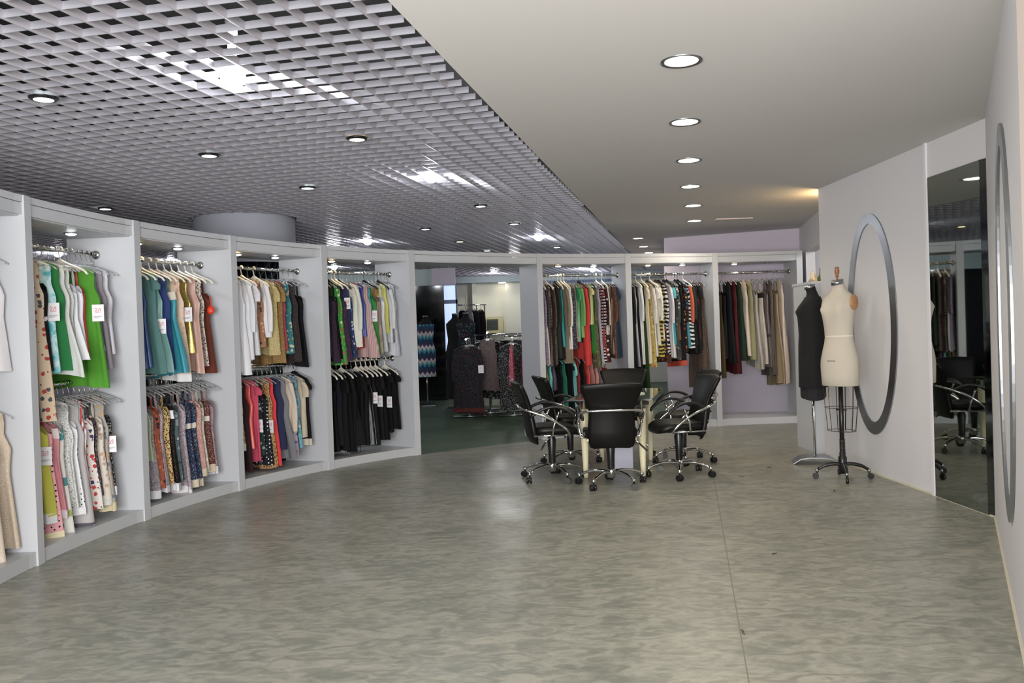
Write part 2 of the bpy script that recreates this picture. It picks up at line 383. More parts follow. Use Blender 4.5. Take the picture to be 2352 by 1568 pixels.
# ------------------------------------------------------------------ display bays
BAYS = ['white open display bay cut off by the left picture edge', 'leftmost full white display bay with two chrome rails', 'second full white display bay from the left', 'third full white display bay from the left',
        'white display bay directly left of the walkway', 'white portal frame over the open walkway', 'white display bay directly right of the walkway', 'middle white display bay right of the walkway', 'white end bay nearest the dress forms']
TH = .083
def panel_poly(i):
    t = (P[i] - P[i - 1]).normalized() if i > 0 else (P[1] - P[0]).normalized()
    d = DIRS[i]; f = P[i] - d.normalized() * .006
    return [f, f - t * TH, f - t * TH + d, f + d]
def rail_line(i):
    m0 = P[i] + DIRS[i] * .56; t = (P[i + 1] - P[i]).normalized(); m1 = P[i + 1] + DIRS[i + 1] * .56 - t * TH
    return m0, m1
for i in range(9):
    root = tag(empty('display_bay', (*((P[i] + P[i + 1]) / 2), 0)), BAYS[i], 'display bay', 'white display bays of the curved wall')
    off = -Vector(root.location)
    def mk(mb, name, m, par=root):
        mb.v = [(v[0] + off.x, v[1] + off.y, v[2]) for v in mb.v]; return mb.make(name, m, par)
    if i == 0: mk(MB().prism(panel_poly(0)[::-1], 0, ZF), 'side_panel', M_WHITE)
    mk(MB().prism(panel_poly(i + 1)[::-1], 0, ZF), 'side_panel', M_WHITE)
    seg = PATH[i]; n = len(seg)
    t_end = (P[i + 1] - P[i]).normalized() * TH
    def lerp_dir(k): return (DIRS[i] * (1 - k) + DIRS[i + 1] * k)
    pts = []
    L_ = (seg[-1] - seg[0]).length
    for q, p in enumerate(seg):
        k = q / (n - 1)
        if q == n - 1: p = p - t_end
        elif q == n - 2 and (p - seg[-1]).length < TH * 1.3: continue
        pts.append((p, lerp_dir(k)))
    def slab(d0, d1, z0, z1, name, m):
        mb = MB(); rings = []
        for p, d in pts:
            u = d.normalized(); a = p + u * d0; b = p + u * d1
            rings.append([(a.x, a.y, z0), (a.x, a.y, z1), (b.x, b.y, z1), (b.x, b.y, z0)])
        mb.quad_strip(rings, True, True, False); return mk(mb, name, m)
    slab(.008, .03, 2.212, 2.286, 'header', M_WHITE)
    slab(.003, .03, 2.290, ZF, 'header_cap', M_WHITE)
    slab(.03, .54, 2.205, 2.225, 'top_panel', M_WHITE)
    if i != 5:
        slab(.006, .54, 0.0, .09, 'base', M_WHITE if i > 5 else mat('base_lacquer', '#b4b6b8', .3))
    if i == 5: continue
    a, b = rail_line(i)
    for z in ((2.075, 1.11) if i < 7 else (2.075,)):
        rl = mk(MB().tube([(a.x, a.y, z), (b.x, b.y, z)], .0165, 12), 'hanging_rail', M_CHROME)
        u = (b - a).normalized()
        for e, s_ in ((a, 1), (b, -1)):
            mk(MB().tube([(e.x, e.y, z), (e.x + u.x * s_ * .008, e.y + u.y * s_ * .008, z), (e.x + u.x * s_ * .02, e.y + u.y * s_ * .02, z)], [.036, .036, .022], 16), 'rail_flange', M_CHROME, rl)
    for k, warm in ((.27, True), (.66, False)):
        pc = P[i].lerp(P[i + 1], k) + lerp_dir(k) * .5
        lit = not (i == 8 and k > .5) and not (i == 0)
        tr = mk(MB().lathe([(.052, 2.2065), (.052, 2.198), (.036, 2.196), (.036, 2.2065)], (pc.x, pc.y, 0), 24, False), 'spotlight', M_STEEL)
        mk(MB().lathe([(.0, 2.186), (.02, 2.188), (.034, 2.194), (.038, 2.203), (0, 2.203)], (pc.x, pc.y, 0), 20, False), 'lamp', (M_WARM if warm else M_COOL) if lit else M_OFF, tr)
        if lit:
            l = bpy.data.lights.new('spot', 'SPOT'); l.energy = 4.2 if warm else 4.4; l.spot_size = 2.0; l.spot_blend = .8; l.shadow_soft_size = .02
            l.color = (1, .74, .48) if warm else (.92, .95, 1)
            lo = bpy.data.objects.new('bay_spot', l); COL.objects.link(lo); lo.location = (pc.x, pc.y, 2.19)
# ------------------------------------------------------------------ steel rings, mirror
def ring_on(a, b, uc, zc, ru, rz, bu, bt, bb, label):
    a = Vector(a); b = Vector(b); t = (b - a).normalized(); n = Vector((t.y, -t.x))
    mb = MB(); rings = []; N = 72
    for k in range(N + 1):
        an = 2 * PI * k / N; c, s_ = math.cos(an), math.sin(an)
        bz = bt if s_ > 0 else bb; wi = bu; riu, riz = ru - bu, rz - bz
        def pt(u, z, off): p = a + t * u + n * off; return (p.x, p.y, z)
        uo, zo, ui, zi = uc + ru * c, zc + rz * s_, uc + riu * c, zc + riz * s_
        rings.append([pt(uo, zo, .001), pt(uo, zo, .012), pt(ui, zi, .012), pt(ui, zi, .001)])
    mb.quad_strip(rings, True, False, True)
    for q in range(len(mb.sm)): mb.sm[q] = False
    return tag(mb.make('wall_ring', M_STEEL), label, 'wall decoration', 'brushed steel rings on the right walls')
ring_on(WA, WB, 1.106, 1.33, .47, .975, .105, .088, .11, 'large oval brushed steel ring on the wall behind the dress forms')
ring_on(WB, WC, 1.90, 1.336, .63, .951, .2, .10, .075, 'oval steel ring seen edge-on at the right picture edge')
t = (WB - WA).normalized(); n = Vector((t.y, -t.x)); a = WA + t * 2.115 + n * .001; b = WA + t * 2.79 + n * .001
mr = tag(MB().prism([a, a + n * .012, b + n * .012, b], .004, 2.44).make('wall_mirror', M_MIRROR), 'tall frameless floor length mirror beside the steel ring', 'mirror')
a2 = b; b2 = WB - t * .002 + n * .001
MB().prism([a2, a2 + n * .013, b2 + n * .004, b2], .004, 2.44).make('bevelled_edge', mat('mirror_bevel', '#6e7473', .05, 1), mr)

# ------------------------------------------------------------------ ceiling lamps
DLP = [(1565, 140), (1573, 280), (1582, 368), (1586, 428), (1592, 472), (1595, 507), (1465, 547), (1478, 566), (1490, 580)]
ORD = ['nearest', 'second nearest', 'third nearest', 'fourth nearest', 'fifth nearest', 'farthest']
for k, (x, y) in enumerate(DLP):
    p = at(x, y, ZC)
    lab = f'round white recessed downlight, {ORD[k]} in the line on the plain ceiling' if k < 6 else f"round recessed downlight over the display bays, {['leftmost', 'middle', 'rightmost'][k - 6]} of the distant three"
    r = .105 if k < 6 else .09
    dl = tag(MB().lathe([(r, ZC + .001), (r, ZC - .006), (r * .8, ZC - .004), (r * .8, ZC + .001)], (0, 0, -ZC), 32, False).make('recessed_downlight', M_STEEL, None, (p.x, p.y, ZC)), lab, 'ceiling light', 'recessed downlights in the plain ceiling')
    MB().lathe([(0, -.003), (r * .8, -.003), (r * .8, 0), (0, 0)], (0, 0, 0), 32, False).make('lens', M_DL, dl)
    l = bpy.data.lights.new('dl', 'SPOT'); l.energy = 40; l.spot_size = 2.7; l.spot_blend = .7; l.shadow_soft_size = .08; l.color = (1, .88, .70)
    lo = bpy.data.objects.new('downlight_beam', l); COL.objects.link(lo); lo.location = (p.x, p.y, ZC - .02)
GD = [((100, 223), 'lower left, nearest of all', 0), ((480, 354), 'below the nearest bright bulb', 0), ((820, 316), 'warm toned, between the two nearest bulbs', 1), ((706, 429), 'left of the second bright bulb', 0), ((242, 477), 'just above the leftmost full bay', 0),
      ((1104, 471), 'right of the second bright bulb', 0), ((1181, 512), 'directly left above the far right bulb', 0), ((977, 524), 'above the walkway, nearer row', 0), ((1056, 553), 'warm toned above the walkway', 1), ((1119, 574), 'smallest, just above the walkway header', 0), ((1279, 566), 'just above the bay right of the walkway', 0)]
M_GW = mat('warm_glow', '#ffffff', .5, emit=7, ecol='#ffe2a8'); M_GC = mat('cool_glow', '#ffffff', .5, emit=9, ecol='#eafff6')
for (x, y), ph, warm in GD:
    p = at(x, y, ZC)
    g_ = tag(MB().lathe([(.050, -.004), (.064, -.002), (.074, .004), (.074, .010), (.05, .010), (.05, -.004)], (0, 0, 0), 28, False).make('grid_spotlight', M_BLKPL, None, (p.x, p.y, ZC - .012)), f'black rimmed round spotlight in the grid ceiling, {ph}', 'ceiling light', 'round spotlights in the grid ceiling')
    MB().lathe([(0, -.003), (.05, -.003), (.05, .006), (0, .006)], (0, 0, 0), 20, False).make('lens', M_GW if warm else M_GC, g_)
GL = [((535, 175), 'nearest and largest of the four'), ((990, 403), 'second nearest, mid grid'), ((844, 552), 'just above the third full bay'), ((1237, 543), 'above the bay right of the walkway')]
for (x, y), ph in GL:
    p = at(x, y, ZC)
    prof = [(.0, -.062)] + [(.062 * math.sin(a_), -.062 * math.cos(a_)) for a_ in [k * PI / 12 for k in range(1, 10)]] + [(.02, .075), (0, .075)]
    b_ = tag(MB().lathe(prof, (0, 0, 0), 24, False).make('globe_bulb', M_GLOBE, None, (p.x, p.y, ZC)), f'glowing round bulb hanging in the grid ceiling, {ph}', 'light bulb', 'round bulbs in the grid ceiling')
    MB().lathe([(.021, .05), (.021, .18), (.03, .19), (.03, .3), (0, .3)], (0, 0, 0), 20, False).make('lamp_holder', mat('white_holder', '#e8e8e8', .3), b_)
    l = bpy.data.lights.new('bulb', 'POINT'); l.energy = 4.5; l.color = (.95, .98, 1); l.shadow_soft_size = .05
    lo = bpy.data.objects.new('bulb_light', l); COL.objects.link(lo); lo.location = (p.x + .05, p.y - .05, ZC + .13)
# more bulbs deeper in the other room (seen through the bays)
for k, (x, y, ph) in enumerate([(*at(133, 580, ZC)[:2], 'seen through the leftmost full bay'), (*at(392, 596, ZC)[:2], 'seen through the second full bay'), (*at(767, 612, ZC)[:2], 'seen through the bay left of the walkway'), (*at(1361, 618, ZC)[:2], 'seen through the bay right of the walkway')]):
    b_ = tag(MB().lathe(prof, (0, 0, 0), 24, False).make('globe_bulb', M_GLOBE, None, (x, y, ZC)), f'glowing round bulb in the grid ceiling, {ph}', 'light bulb', 'round bulbs in the grid ceiling')
p = at(1685, 502, ZC)
vt = tag(MB().box(-.23, .23, -.06, .06, -.012, 0).make('ceiling_vent', mat('vent_white', '#d8ccc8', .5), None, (p.x, p.y, ZC)), 'small white slot vent in the plain ceiling', 'vent')
MB().box(-.2, .2, -.035, -.02, -.014, -.011).box(-.2, .2, .015, .03, -.014, -.011).make('slot', mat('slot_grey', '#8a807a', .6), vt)
# warm wall lamp hidden in the recess throws light onto the ceiling
wl = tag(MB().lathe([(0, 0), (.05, 0), (.06, .08), (.0, .08)], (0, 0, 0), 16, False).make('wall_lamp', M_WARM, None, (3.42, 8.25, 2.45)), 'small warm uplight tucked behind the ring wall', 'lamp')
l = bpy.data.lights.new('warm', 'POINT'); l.energy = 16; l.color = (1, .68, .30); l.shadow_soft_size = .05
lo = bpy.data.objects.new('warm_uplight', l); COL.objects.link(lo); lo.location = (3.40, 8.75, 2.58)
l = bpy.data.lights.new('far', 'SPOT'); l.energy = 20; l.color = (1, .96, .84); l.spot_size = 2.9; l.shadow_soft_size = .08
lo = bpy.data.objects.new('far_downlight', l); COL.objects.link(lo); lo.location = (-.3, 19.6, 2.5)
p = atY(1153, 646, 20.6)
dl = tag(MB().lathe([(0, 0), (.09, 0), (.09, .008), (0, .008)], (0, 0, 0), 24, False).make('recessed_downlight', M_DL, None, (p.x, 20.65, 2.552)), 'single recessed downlight over the far white wall', 'ceiling light')
for x, y in ((-5.0, 14), (-2.6, 12.6), (.1, 15.6), (-.35, 19.3), (1.6, 18.8), (4.55, 10.0)):
    l = bpy.data.lights.new('room', 'POINT'); l.energy = 18 if x < 4 else 30; l.shadow_soft_size = .1; l.color = (.95, .97, 1)
    lo = bpy.data.objects.new('room_fill_light', l); COL.objects.link(lo); lo.location = (x, y, ZC - .1 if x < 4 else 2.5)  # added fill points without fixtures, lifting the far room and recess


# ------------------------------------------------------------------ hangers
def hanger_mesh(kind):
    mb = MB()
    if kind == 'clear':
        arm = cr([(0, -.205, -.172), (0, -.17, -.150), (0, -.09, -.118), (0, -.03, -.098), (0, 0, -.094), (0, .03, -.098), (0, .09, -.118), (0, .17, -.150), (0, .205, -.172)], 3)
        mb.tube(arm, .0075, 6, flat=.6); mb.box(-.003, .003, -.03, .03, -.13, -.094)
        mb.tube([(0, -.16, -.146), (0, -.09, -.150), (0, 0, -.153), (0, .09, -.150), (0, .16, -.146)], .004, 5)
    else:
        arm = cr([(0, -.215, -.185), (0, -.18, -.152), (0, -.09, -.116), (0, -.03, -.088), (0, 0, -.072), (0, .03, -.088), (0, .09, -.116), (0, .18, -.152), (0, .215, -.185)], 3)
        mb.tube(arm, .011, 7, flat=.7)
        mb.tube(cr([(0, -.18, -.155), (0, -.09, -.128), (0, 0, -.12), (0, .09, -.128), (0, .18, -.155)], 3), .007, 6)
        mb.box(-.004, .004, -.035, .035, -.12, -.085)
    return mb
def hook_mesh(kind):
    r = .0022 if kind == 'clear' else .0055; R_ = .0165 + r
    pts = [(0, R_ * math.sin(a), R_ * math.cos(a)) for a in [math.radians(d) for d in (-115, -85, -55, -25, 0, 25, 55, 85, 112, 140)]]
    pts = pts + [(0, .006, -.045), (0, 0, -.065), (0, 0, -.1)]
    return MB().tube(pts, r, 6)
HM = {}
for k, mm, hm in (('clear', M_CLEAR, M_WIRE), ('white', M_HWHITE, M_HWHITE), ('black', M_HBLACK, M_WIRE)):
    bo = hanger_mesh(k).make('hanger', mm); ho = hook_mesh(k).make('hook', hm); HM[k] = (bo.data, ho.data)
    bpy.data.objects.remove(bo); bpy.data.objects.remove(ho)
HDESC = {'clear': 'clear plastic hanger with thin metal hook', 'white': 'thick white plastic hanger', 'black': 'black plastic hanger'}
def hanger(kind, mtx, where):
    o = link('clothes_hanger', HM[kind][0]); o.matrix_world = mtx
    h = link('hook', HM[kind][1], o)
    tag(o, f'{HDESC[kind]} on {where}', 'hanger', f'{kind} hangers on {where}'); return o

# ------------------------------------------------------------------ swing tags
def tag_meshes():
    c = MB().box(-.0012, .0012, -.036, .036, -.108, 0)
    r = MB()
    def st(pts, rr=.0016): r.tube([(-.0018, -y, z) for y, z in pts], rr, 5)
    st([(-.018, -.028), (-.012, -.023), (-.005, -.026), (-.006, -.033), (-.018, -.045), (-.004, -.046)])
    st([(.0, -.046), (.006, -.033), (.012, -.024), (.018, -.027), (.017, -.034), (.013, -.038), (.019, -.045)])
    st([(-.016, -.052), (.018, -.050)], .0012)
    t = MB()
    for z, a, b in ((-.075, -.026, .028), (-.080, -.026, .018), (-.085, -.026, .006)): t.box(-.0016, -.0013, -b, -a, z - .0012, z + .0012)
    return c, r, t
c_, r_, t_ = tag_meshes()
TMESH = []
for m_, mm in ((c_, M_CARD), (r_, M_RED), (t_, M_INK)):
    m_.v = [(x, y * 1.18, z * 1.14) for x, y, z in m_.v]; o = m_.make('card', mm); TMESH.append(o.data); bpy.data.objects.remove(o)
rt = MB(); rt.quad_strip([[(-.001, .036 * math.cos(a), .036 * math.sin(a)) for a in [2 * PI * k / 24 for k in range(24)]], [(.001, .036 * math.cos(a), .036 * math.sin(a)) for a in [2 * PI * k / 24 for k in range(24)]]], True, True)
rt.box(-.001, .001, -.004, .004, .034, .13)
o = rt.make('card', M_ORANGE); RTM = o.data; bpy.data.objects.remove(o)
rm = MB()
for y, z, e in ((-.02, .006, .012), (-.014, -.004, .018), (-.02, -.014, .014)): rm.tube([(-.0014, -y, z), (-.0014, -y - .01, z + .003), (-.0014, -e, z + .002)], .0012, 4)
o = rm.make('lettering', M_CARD); RTL = o.data; bpy.data.objects.remove(o)
def price_tag(par, x, y, z, rot=0, round_=False):
    if round_:
        o = link('round_tag', RTM, par, (x, y, z), 0); tag(o, 'round orange red swing tag'); link('lettering', RTL, o)
    else:
        o = link('price_tag', TMESH[0], par, (x, y, z), rot); tag(o, 'white swing tag with red logo')
        link('red_logo', TMESH[1], o); link('printed_lines', TMESH[2], o)

# ------------------------------------------------------------------ garments (local: X along the rail, Y across, Z down from the rail)
def smooth(a, b, x): t = min(1, max(0, (x - a) / (b - a))); return t * t * (3 - 2 * t)
def garment(kind, L, m, mtx, name, seed, opts):
    rnd = random.Random(seed); w0 = opts.get('w', 1.0)
    cami = kind in ('camisole', 'slip_dress', 'halter_top')
    # half width profile as function of depth below rail
    def hw(z):
        if kind == 'skirt': return (.15 + .09 * smooth(.15, L, z)) * w0
        if cami: base = [(0, .14), (.24, .155), (.36, .175), (.50, .165), (.8, .20), (1.2, .24)]
        elif kind in ('tank_top', 'sleeveless_dress'): base = [(0, .165), (.18, .155), (.27, .15), (.36, .19), (.5, .175), (.8, .205), (1.3, .25)]
        else: base = [(0, .185), (.16, .19), (.3, .205), (.5, .20), (.8, .215), (1.3, .25)]
        if opts.get('flare'): base = [(a, b * (1 + .35 * smooth(.4, L, a))) for a, b in base]
        for (a, b), (c, d) in zip(base[:-1], base[1:]):
            if a <= z <= c: return (b + (d - b) * (z - a) / (c - a)) * w0
        return base[-1][1] * w0
    NC, NR = 36, 15; mb = MB(); rings = []
    ph = [rnd.uniform(0, 6.28) for _ in range(5)]; nf = rnd.uniform(2.4, 4.2); asym = rnd.uniform(-.03, .03)
    fat = opts.get('fat', 1.0)
    def ztop(u, frontside):
        a = abs(u)
        if cami: return -(.245 + .05 * (1 - math.exp(-((a - .5) / .25) ** 2)) * (1 if frontside else .0) + (.02 if not frontside else 0) + .03 * smooth(.8, 1, a))
        if kind == 'skirt': return -.16
        W = hw(.1); neck = .42
        sh = -.088 - .33 * a * W
        dip = (.11 if frontside else .035) * smooth(neck, .08, a)
        return sh - dip - .05 * smooth(.93, 1, a)
    for i in range(NR + 1):
        f = i / NR; f = f ** 1.15; ring = []
        for j in range(NC):
            th = 2 * PI * j / NC; u = math.copysign(abs(math.cos(th)) ** .8, math.cos(th)); fs = math.sin(th) <= 0
            zt = -ztop(u, fs); hem = L + asym * u + .012 * math.sin(3 * u + ph[0]) + opts.get('hemdip', 0) * (1 - u * u)
            z = zt + (hem - zt) * f
            W = hw(z); A = (0.002 + .020 * smooth(.2, .9, z / max(L, .6))) * fat
            t_ = (.012 + .018 * smooth(.1, .35, z) + .012 * smooth(.5, 1.1, z)) * fat
            fold = A * (math.sin(2 * PI * nf * u * .5 + ph[1] + z * 1.5) + .55 * math.sin(2 * PI * nf * 1.7 * u * .5 + ph[2] - z))
            if not fs: fold = A * (.7 * math.sin(2 * PI * nf * u * .5 + ph[1] + z * 1.5) + .6 * math.sin(2 * PI * nf * 2.1 * u * .5 + ph[3]))
            x = math.sin(th) * t_ + fold
            ring.append((x, u * W, -z))
        rings.append(ring)
    mb.quad_strip(rings, True, False)
    o = mb.make(name, m); o.matrix_world = mtx
    if cami:
        sm = opts.get('strap', m)
        for sy in (-1, 1):
            y = sy * .088 * w0; zt = -.083 - .35 * abs(y) - .006
            MB().tube([(-.004, y * 1.15, -.262), (-.008, y * 1.1, -.2), (0, y, zt), (.008, y * 1.1, -.2), (.006, y * 1.15, -.285)], .0045, 5).make('strap', sm, o)
    sl = {'tee': .17, 'cap_sleeve_top': .1, 'blouse': .46, 'long_dress': .50, 'cardigan': .5}.get(kind, 0)
    if sl:
        W = hw(.1)
        for sy in (-1, 1):
            r0, r1 = (.075, .068) if sl < .2 else (.07, .045)
            n = 9; rr = []
            for i in range(n + 1):
                f = i / n; y = sy * (W - .028 + .055 * math.sin(min(1, f * 1.6) * PI / 2) * (1 if sl > .2 else .9)); z = -.155 - .33 * .03 - f * sl
                r = r0 + (r1 - r0) * f
                rr.append([((.34 * r + .006 * math.sin(5 * f + k)) * math.sin(2 * PI * k / 12), y + r * .62 * math.cos(2 * PI * k / 12), z + .02 * math.cos(2 * PI * k / 12) * sy * -1 * (1 - f)) for k in range(12)])
            MB().quad_strip(rr, True, False).make('sleeve', opts.get('sleeve', m), o)
    def band(z0, z1, name_, bm, grow=1.03):
        rr = []
        for z in (z0, (z0 + z1) / 2, z1):
            W = hw(min(z, L)); A = (0.002 + .020 * smooth(.2, .9, z / max(L, .6))) * fat; t_ = (.012 + .018 * smooth(.1, .35, z) + .012 * smooth(.5, 1.1, z)) * fat
            ring = []
            for j in range(NC):
                th = 2 * PI * j / NC; u = math.copysign(abs(math.cos(th)) ** .8, math.cos(th)); fs = math.sin(th) <= 0
                fold = A * (math.sin(2 * PI * nf * u * .5 + ph[1] + z * 1.5) + .55 * math.sin(2 * PI * nf * 1.7 * u * .5 + ph[2] - z))
                if not fs: fold = A * (.7 * math.sin(2 * PI * nf * u * .5 + ph[1] + z * 1.5) + .6 * math.sin(2 * PI * nf * 2.1 * u * .5 + ph[3]))
                ring.append((math.sin(th) * (t_ + .003) + fold, u * W * 1.012, -z - asym * u))
            rr.append(ring)
        MB().quad_strip(rr, True, False).make(name_, bm, o)
    if 'hem' in opts: band(L - .012, L + .055, 'hem_trim', opts['hem'])
    if 'hem2' in opts: band(L + (.05 if 'hem' in opts else -.012), L + (.10 if 'hem' in opts else .045), 'lace_hem', opts['hem2'])
    if 'band' in opts: band(opts.get('bz', .46), opts.get('bz', .46) + .045, 'waistband', opts['band'])
    if 'yoke' in opts: band(.29 if cami else .3, .36, 'chest_panel', opts['yoke'])
    if opts.get('pearls'):
        pts = [(-.035, .055 * math.sin(a) , -.20 - .09 * math.cos(a)) for a in [PI * k / 8 + PI for k in range(-4, 13)]]
        MB().tube([(-.03, -.05, -.13), (-.036, -.045, -.22), (-.038, -.02, -.28), (-.038, .0, -.295), (-.038, .02, -.28), (-.036, .045, -.22), (-.03, .05, -.13)], .004, 5).make('pearl_necklace', M_CARD, o)
    if opts.get('drawstring'):
        MB().tube([(-.02, -.05, -L * .95), (-.01, -.045, -L - .12), (.0, -.05, -L - .21)], .003, 5).make('drawstring', m, o)
    if opts.get('tag'): price_tag(o, -.03 * fat, -hw(.5) - .008, -opts.get('tz', .40), rnd.uniform(-.1, .35))
    if opts.get('rtag'): price_tag(o, -.03, -.20, -opts.get('tz', .42), 0, True)
    return o
WORDS = {'cami': ('camisole', 'camisole'), 'slip': ('slip_dress', 'dress'), 'tank': ('tank_top', 'top'), 'sdress': ('sleeveless_dress', 'dress'), 'tee': ('tee', 'top'), 'cap': ('cap_sleeve_top', 'top'), 'blouse': ('blouse', 'blouse'), 'ldress': ('long_dress', 'dress'), 'cardi': ('cardigan', 'cardigan'), 'skirt': ('skirt', 'skirt'), 'halter': ('halter_top', 'top')}
NAMES = {'tee': 'short_sleeved_top', 'cami': 'camisole', 'slip': 'slip_dress', 'tank': 'tank_top', 'sdress': 'sleeveless_dress', 'cap': 'cap_sleeved_top', 'blouse': 'blouse', 'ldress': 'long_sleeved_dress', 'cardi': 'cardigan', 'skirt': 'skirt', 'halter': 'halter_top'}
SEED = [100]
def dress_rail(a, b, z, t0, t1, where, group, rows, hang='clear', sc=1.0, jitter=.1, empties=0):
    a = Vector((a[0], a[1])); b = Vector((b[0], b[1])); T = (b - a).normalized(); L_ = (b - a).length
    rows = [r.strip() for r in rows.strip().split('\n') if r.strip()]
    n = len(rows); ang0 = math.atan2(T.y, T.x)
    for i, r in enumerate(rows):
        SEED[0] += 1; rnd = random.Random(SEED[0])
        head, desc, *rest = [x.strip() for x in r.split('|')]
        kd, ln, pat, cols = head.split(' ', 3); opts = {}; hk = hang
        for q in (rest[0].split() if rest else []):
            if '=' in q:
                k, v = q.split('=')
                if k in ('hem', 'hem2', 'band', 'yoke', 'strap', 'sleeve'):
                    opts[k] = fabric('lace' if k == 'hem2' else 'plain', v.split(','))
                elif k == 'h': hk = v
                elif k == 't': opts['t'] = float(v)
                else: opts[k] = float(v)
            else: opts[q] = True
        t = opts.get('t', t0 + (t1 - t0) * (i + .5) / n); p = a + (b - a) * t
        rot = ang0 + rnd.uniform(-jitter, jitter) + opts.get('rot', 0); p = Vector((p.x, p.y))
        mt = Matrix.Translation((p.x, p.y, z)) @ Matrix.Rotation(rot, 4, 'Z')
        o = garment(WORDS[kd][0], float(ln) * sc, fabric(pat, cols.split()), mt, NAMES[kd], SEED[0], opts)
        tag(o, f'{desc} on {where}', WORDS[kd][1], group)
        hanger(hk, mt, where)
    for k in range(empties):
        t = t1 + (.97 - t1) * (k + 1) / (empties + 1); p = a + (b - a) * t
        hanger('clear', Matrix.Translation((p.x, p.y, z)) @ Matrix.Rotation(ang0 + random.uniform(-.12, .12), 4, 'Z'), where)

def RL(i): a, b = rail_line(i); return a, b
U, Lo = 2.075, 1.11
W0 = 'the upper rail of the cut-off left bay'
dress_rail(*RL(0), U, .62, 1.0, W0, 'clothes on ' + W0, '''
sdress .75 lace e6dfda c9c0bb | pale sheer lace top
tank .62 lace e8dcd6 d2bfb6 | blush lace top
sdress .85 plain dcd8da | thin off-white top''', empties=1)
W0 = 'the lower rail of the cut-off left bay'
dress_rail(*RL(0), Lo, .60, 1.02, W0, 'clothes on ' + W0, '''
sdress .9 lace dccbb8 c3ad98 | beige crochet dress
sdress .98 lace e2d4c4 cdb9a4 | cream crochet lace long dress
sdress .88 lace d8c6b0 bda98f | sand crochet dress''', sc=1.12)
W1 = 'the upper rail of the leftmost full bay'
dress_rail(*RL(1), U, .23, .93, W1, 'clothes on ' + W1, '''
sdress 1.12 floral d8bfa0 b23a30 4c5360 d6c1a6 | beige long dress with red flowers
cami .80 plain 101014 | black camisole with silver waistband | band=c8c8cc bz=.47
tank .84 tiedye 3fb2bd c8e6ea 5fc6c8 | aqua tie-dye tank top with tag | tag ty=.3
tank .82 plain 1d7a3c | dark green tank top
sdress .84 plain d3d6d2 | pale grey sleeveless top | flare
sdress .80 knit d9dad6 bcbdb8 | fine white knitted top
cami .78 plain e6e7ec | white camisole with pleated hem | flare
cami .78 plain dfe2ea | bluish white camisole | h=white
halter .74 satin d8301c | bright red halter top | w=.75
sdress .95 plain 4d9a1c | bright green dress with tag | tag w=1.12 ty=.45
tank .88 plain 83858c | dark grey beaded top | band=b9bcc4 bz=.7
tank .84 plain 8f8a92 | mauve grey top
tank .72 lace d8d4da c2bec6 | off-white lace top nearest the panel''', sc=1.06, empties=2)
W1 = 'the lower rail of the leftmost full bay'
dress_rail(*RL(1), Lo, .22, .90, W1, 'clothes on ' + W1, '''
cami .66 plain c9c63c | yellow camisole with tag | tag ty=.3 hem=e9e9ec
slip .80 dots e8a1a6 2a2024 | pink dotted dress with red edging | hem=e8d9ae strap=c8343c
cami .68 plain df8f98 | pink camisole with lace top | yoke=e8d8d8 hem2=f0e8ec,d8c8cc
slip .82 bigdots d4d3cc 3e8a8c 9fae4a | pale dress with teal and green spots
tank .66 ditsy dcdcd8 6d7078 9a9ca0 b8b8b4 | white speckled top
slip .70 dots eceef2 24262c | white camisole dress with black dots | hem2=f2f2f4,d8d8dc
sdress .78 plain b6b2b2 | plain grey dress | hem=5c5860
tank .60 vstripes e4dede b8303a | white top with red stripes
slip .74 floral dad4cc b82a2c 3c3a6a c43a34 | white dress with red roses
slip .66 ditsy 3a3036 8a7a80 b0a0a0 545060 | dark wine flowered dress
slip .68 floral dcd2c4 c8a486 b09a84 d8c0a8 | cream dress with tan flowers | hem2=e8e4dc,c8c4bc
tank .72 floral a8a29a c07a52 6d7680 c0a070 | grey top with orange flowers | hem=d8cca0
slip .66 ditsy 17181c 9aa096 5e6a60 c8c4b8 | black small-flowered dress with tag | tag ty=.9 tz=.42 hem=d8dae2''', sc=1.27, empties=3)
W1 = 'the upper rail of the second full bay'
dress_rail(*RL(2), U, .17, .94, W1, 'clothes on ' + W1, '''
tank .84 satin 1f4f8c | royal blue top
cap .86 plain 4f7c78 | sage green draped top | flare
sdress .86 satin 5f9490 | grey teal dress with slanted tag | flare tag tz=.5 ty=.9
tank .86 plain 243a78 | navy top
slip .92 satin 0f8fa2 | bright turquoise balloon hem dress | yoke=e0d4c0 w=1.12 flare
sdress .90 floral dcbfa4 caa68c d8c4b0 c49a84 | peach draped dress | hem=e4e2e4
tank .76 sequin c9b45e 8f7c34 | gold sequinned top with tag | tag ty=.75 w=1.05
sdress .88 satin c29684 | dusty rose pleated dress | w=1.05
tank .84 leopard c8bcae 6f6258 1c1816 | leopard print top
slip .90 plain 6a2f1e | brown dress with round orange tag | rtag''', sc=1.07, hang='white')
W1 = 'the lower rail of the second full bay'
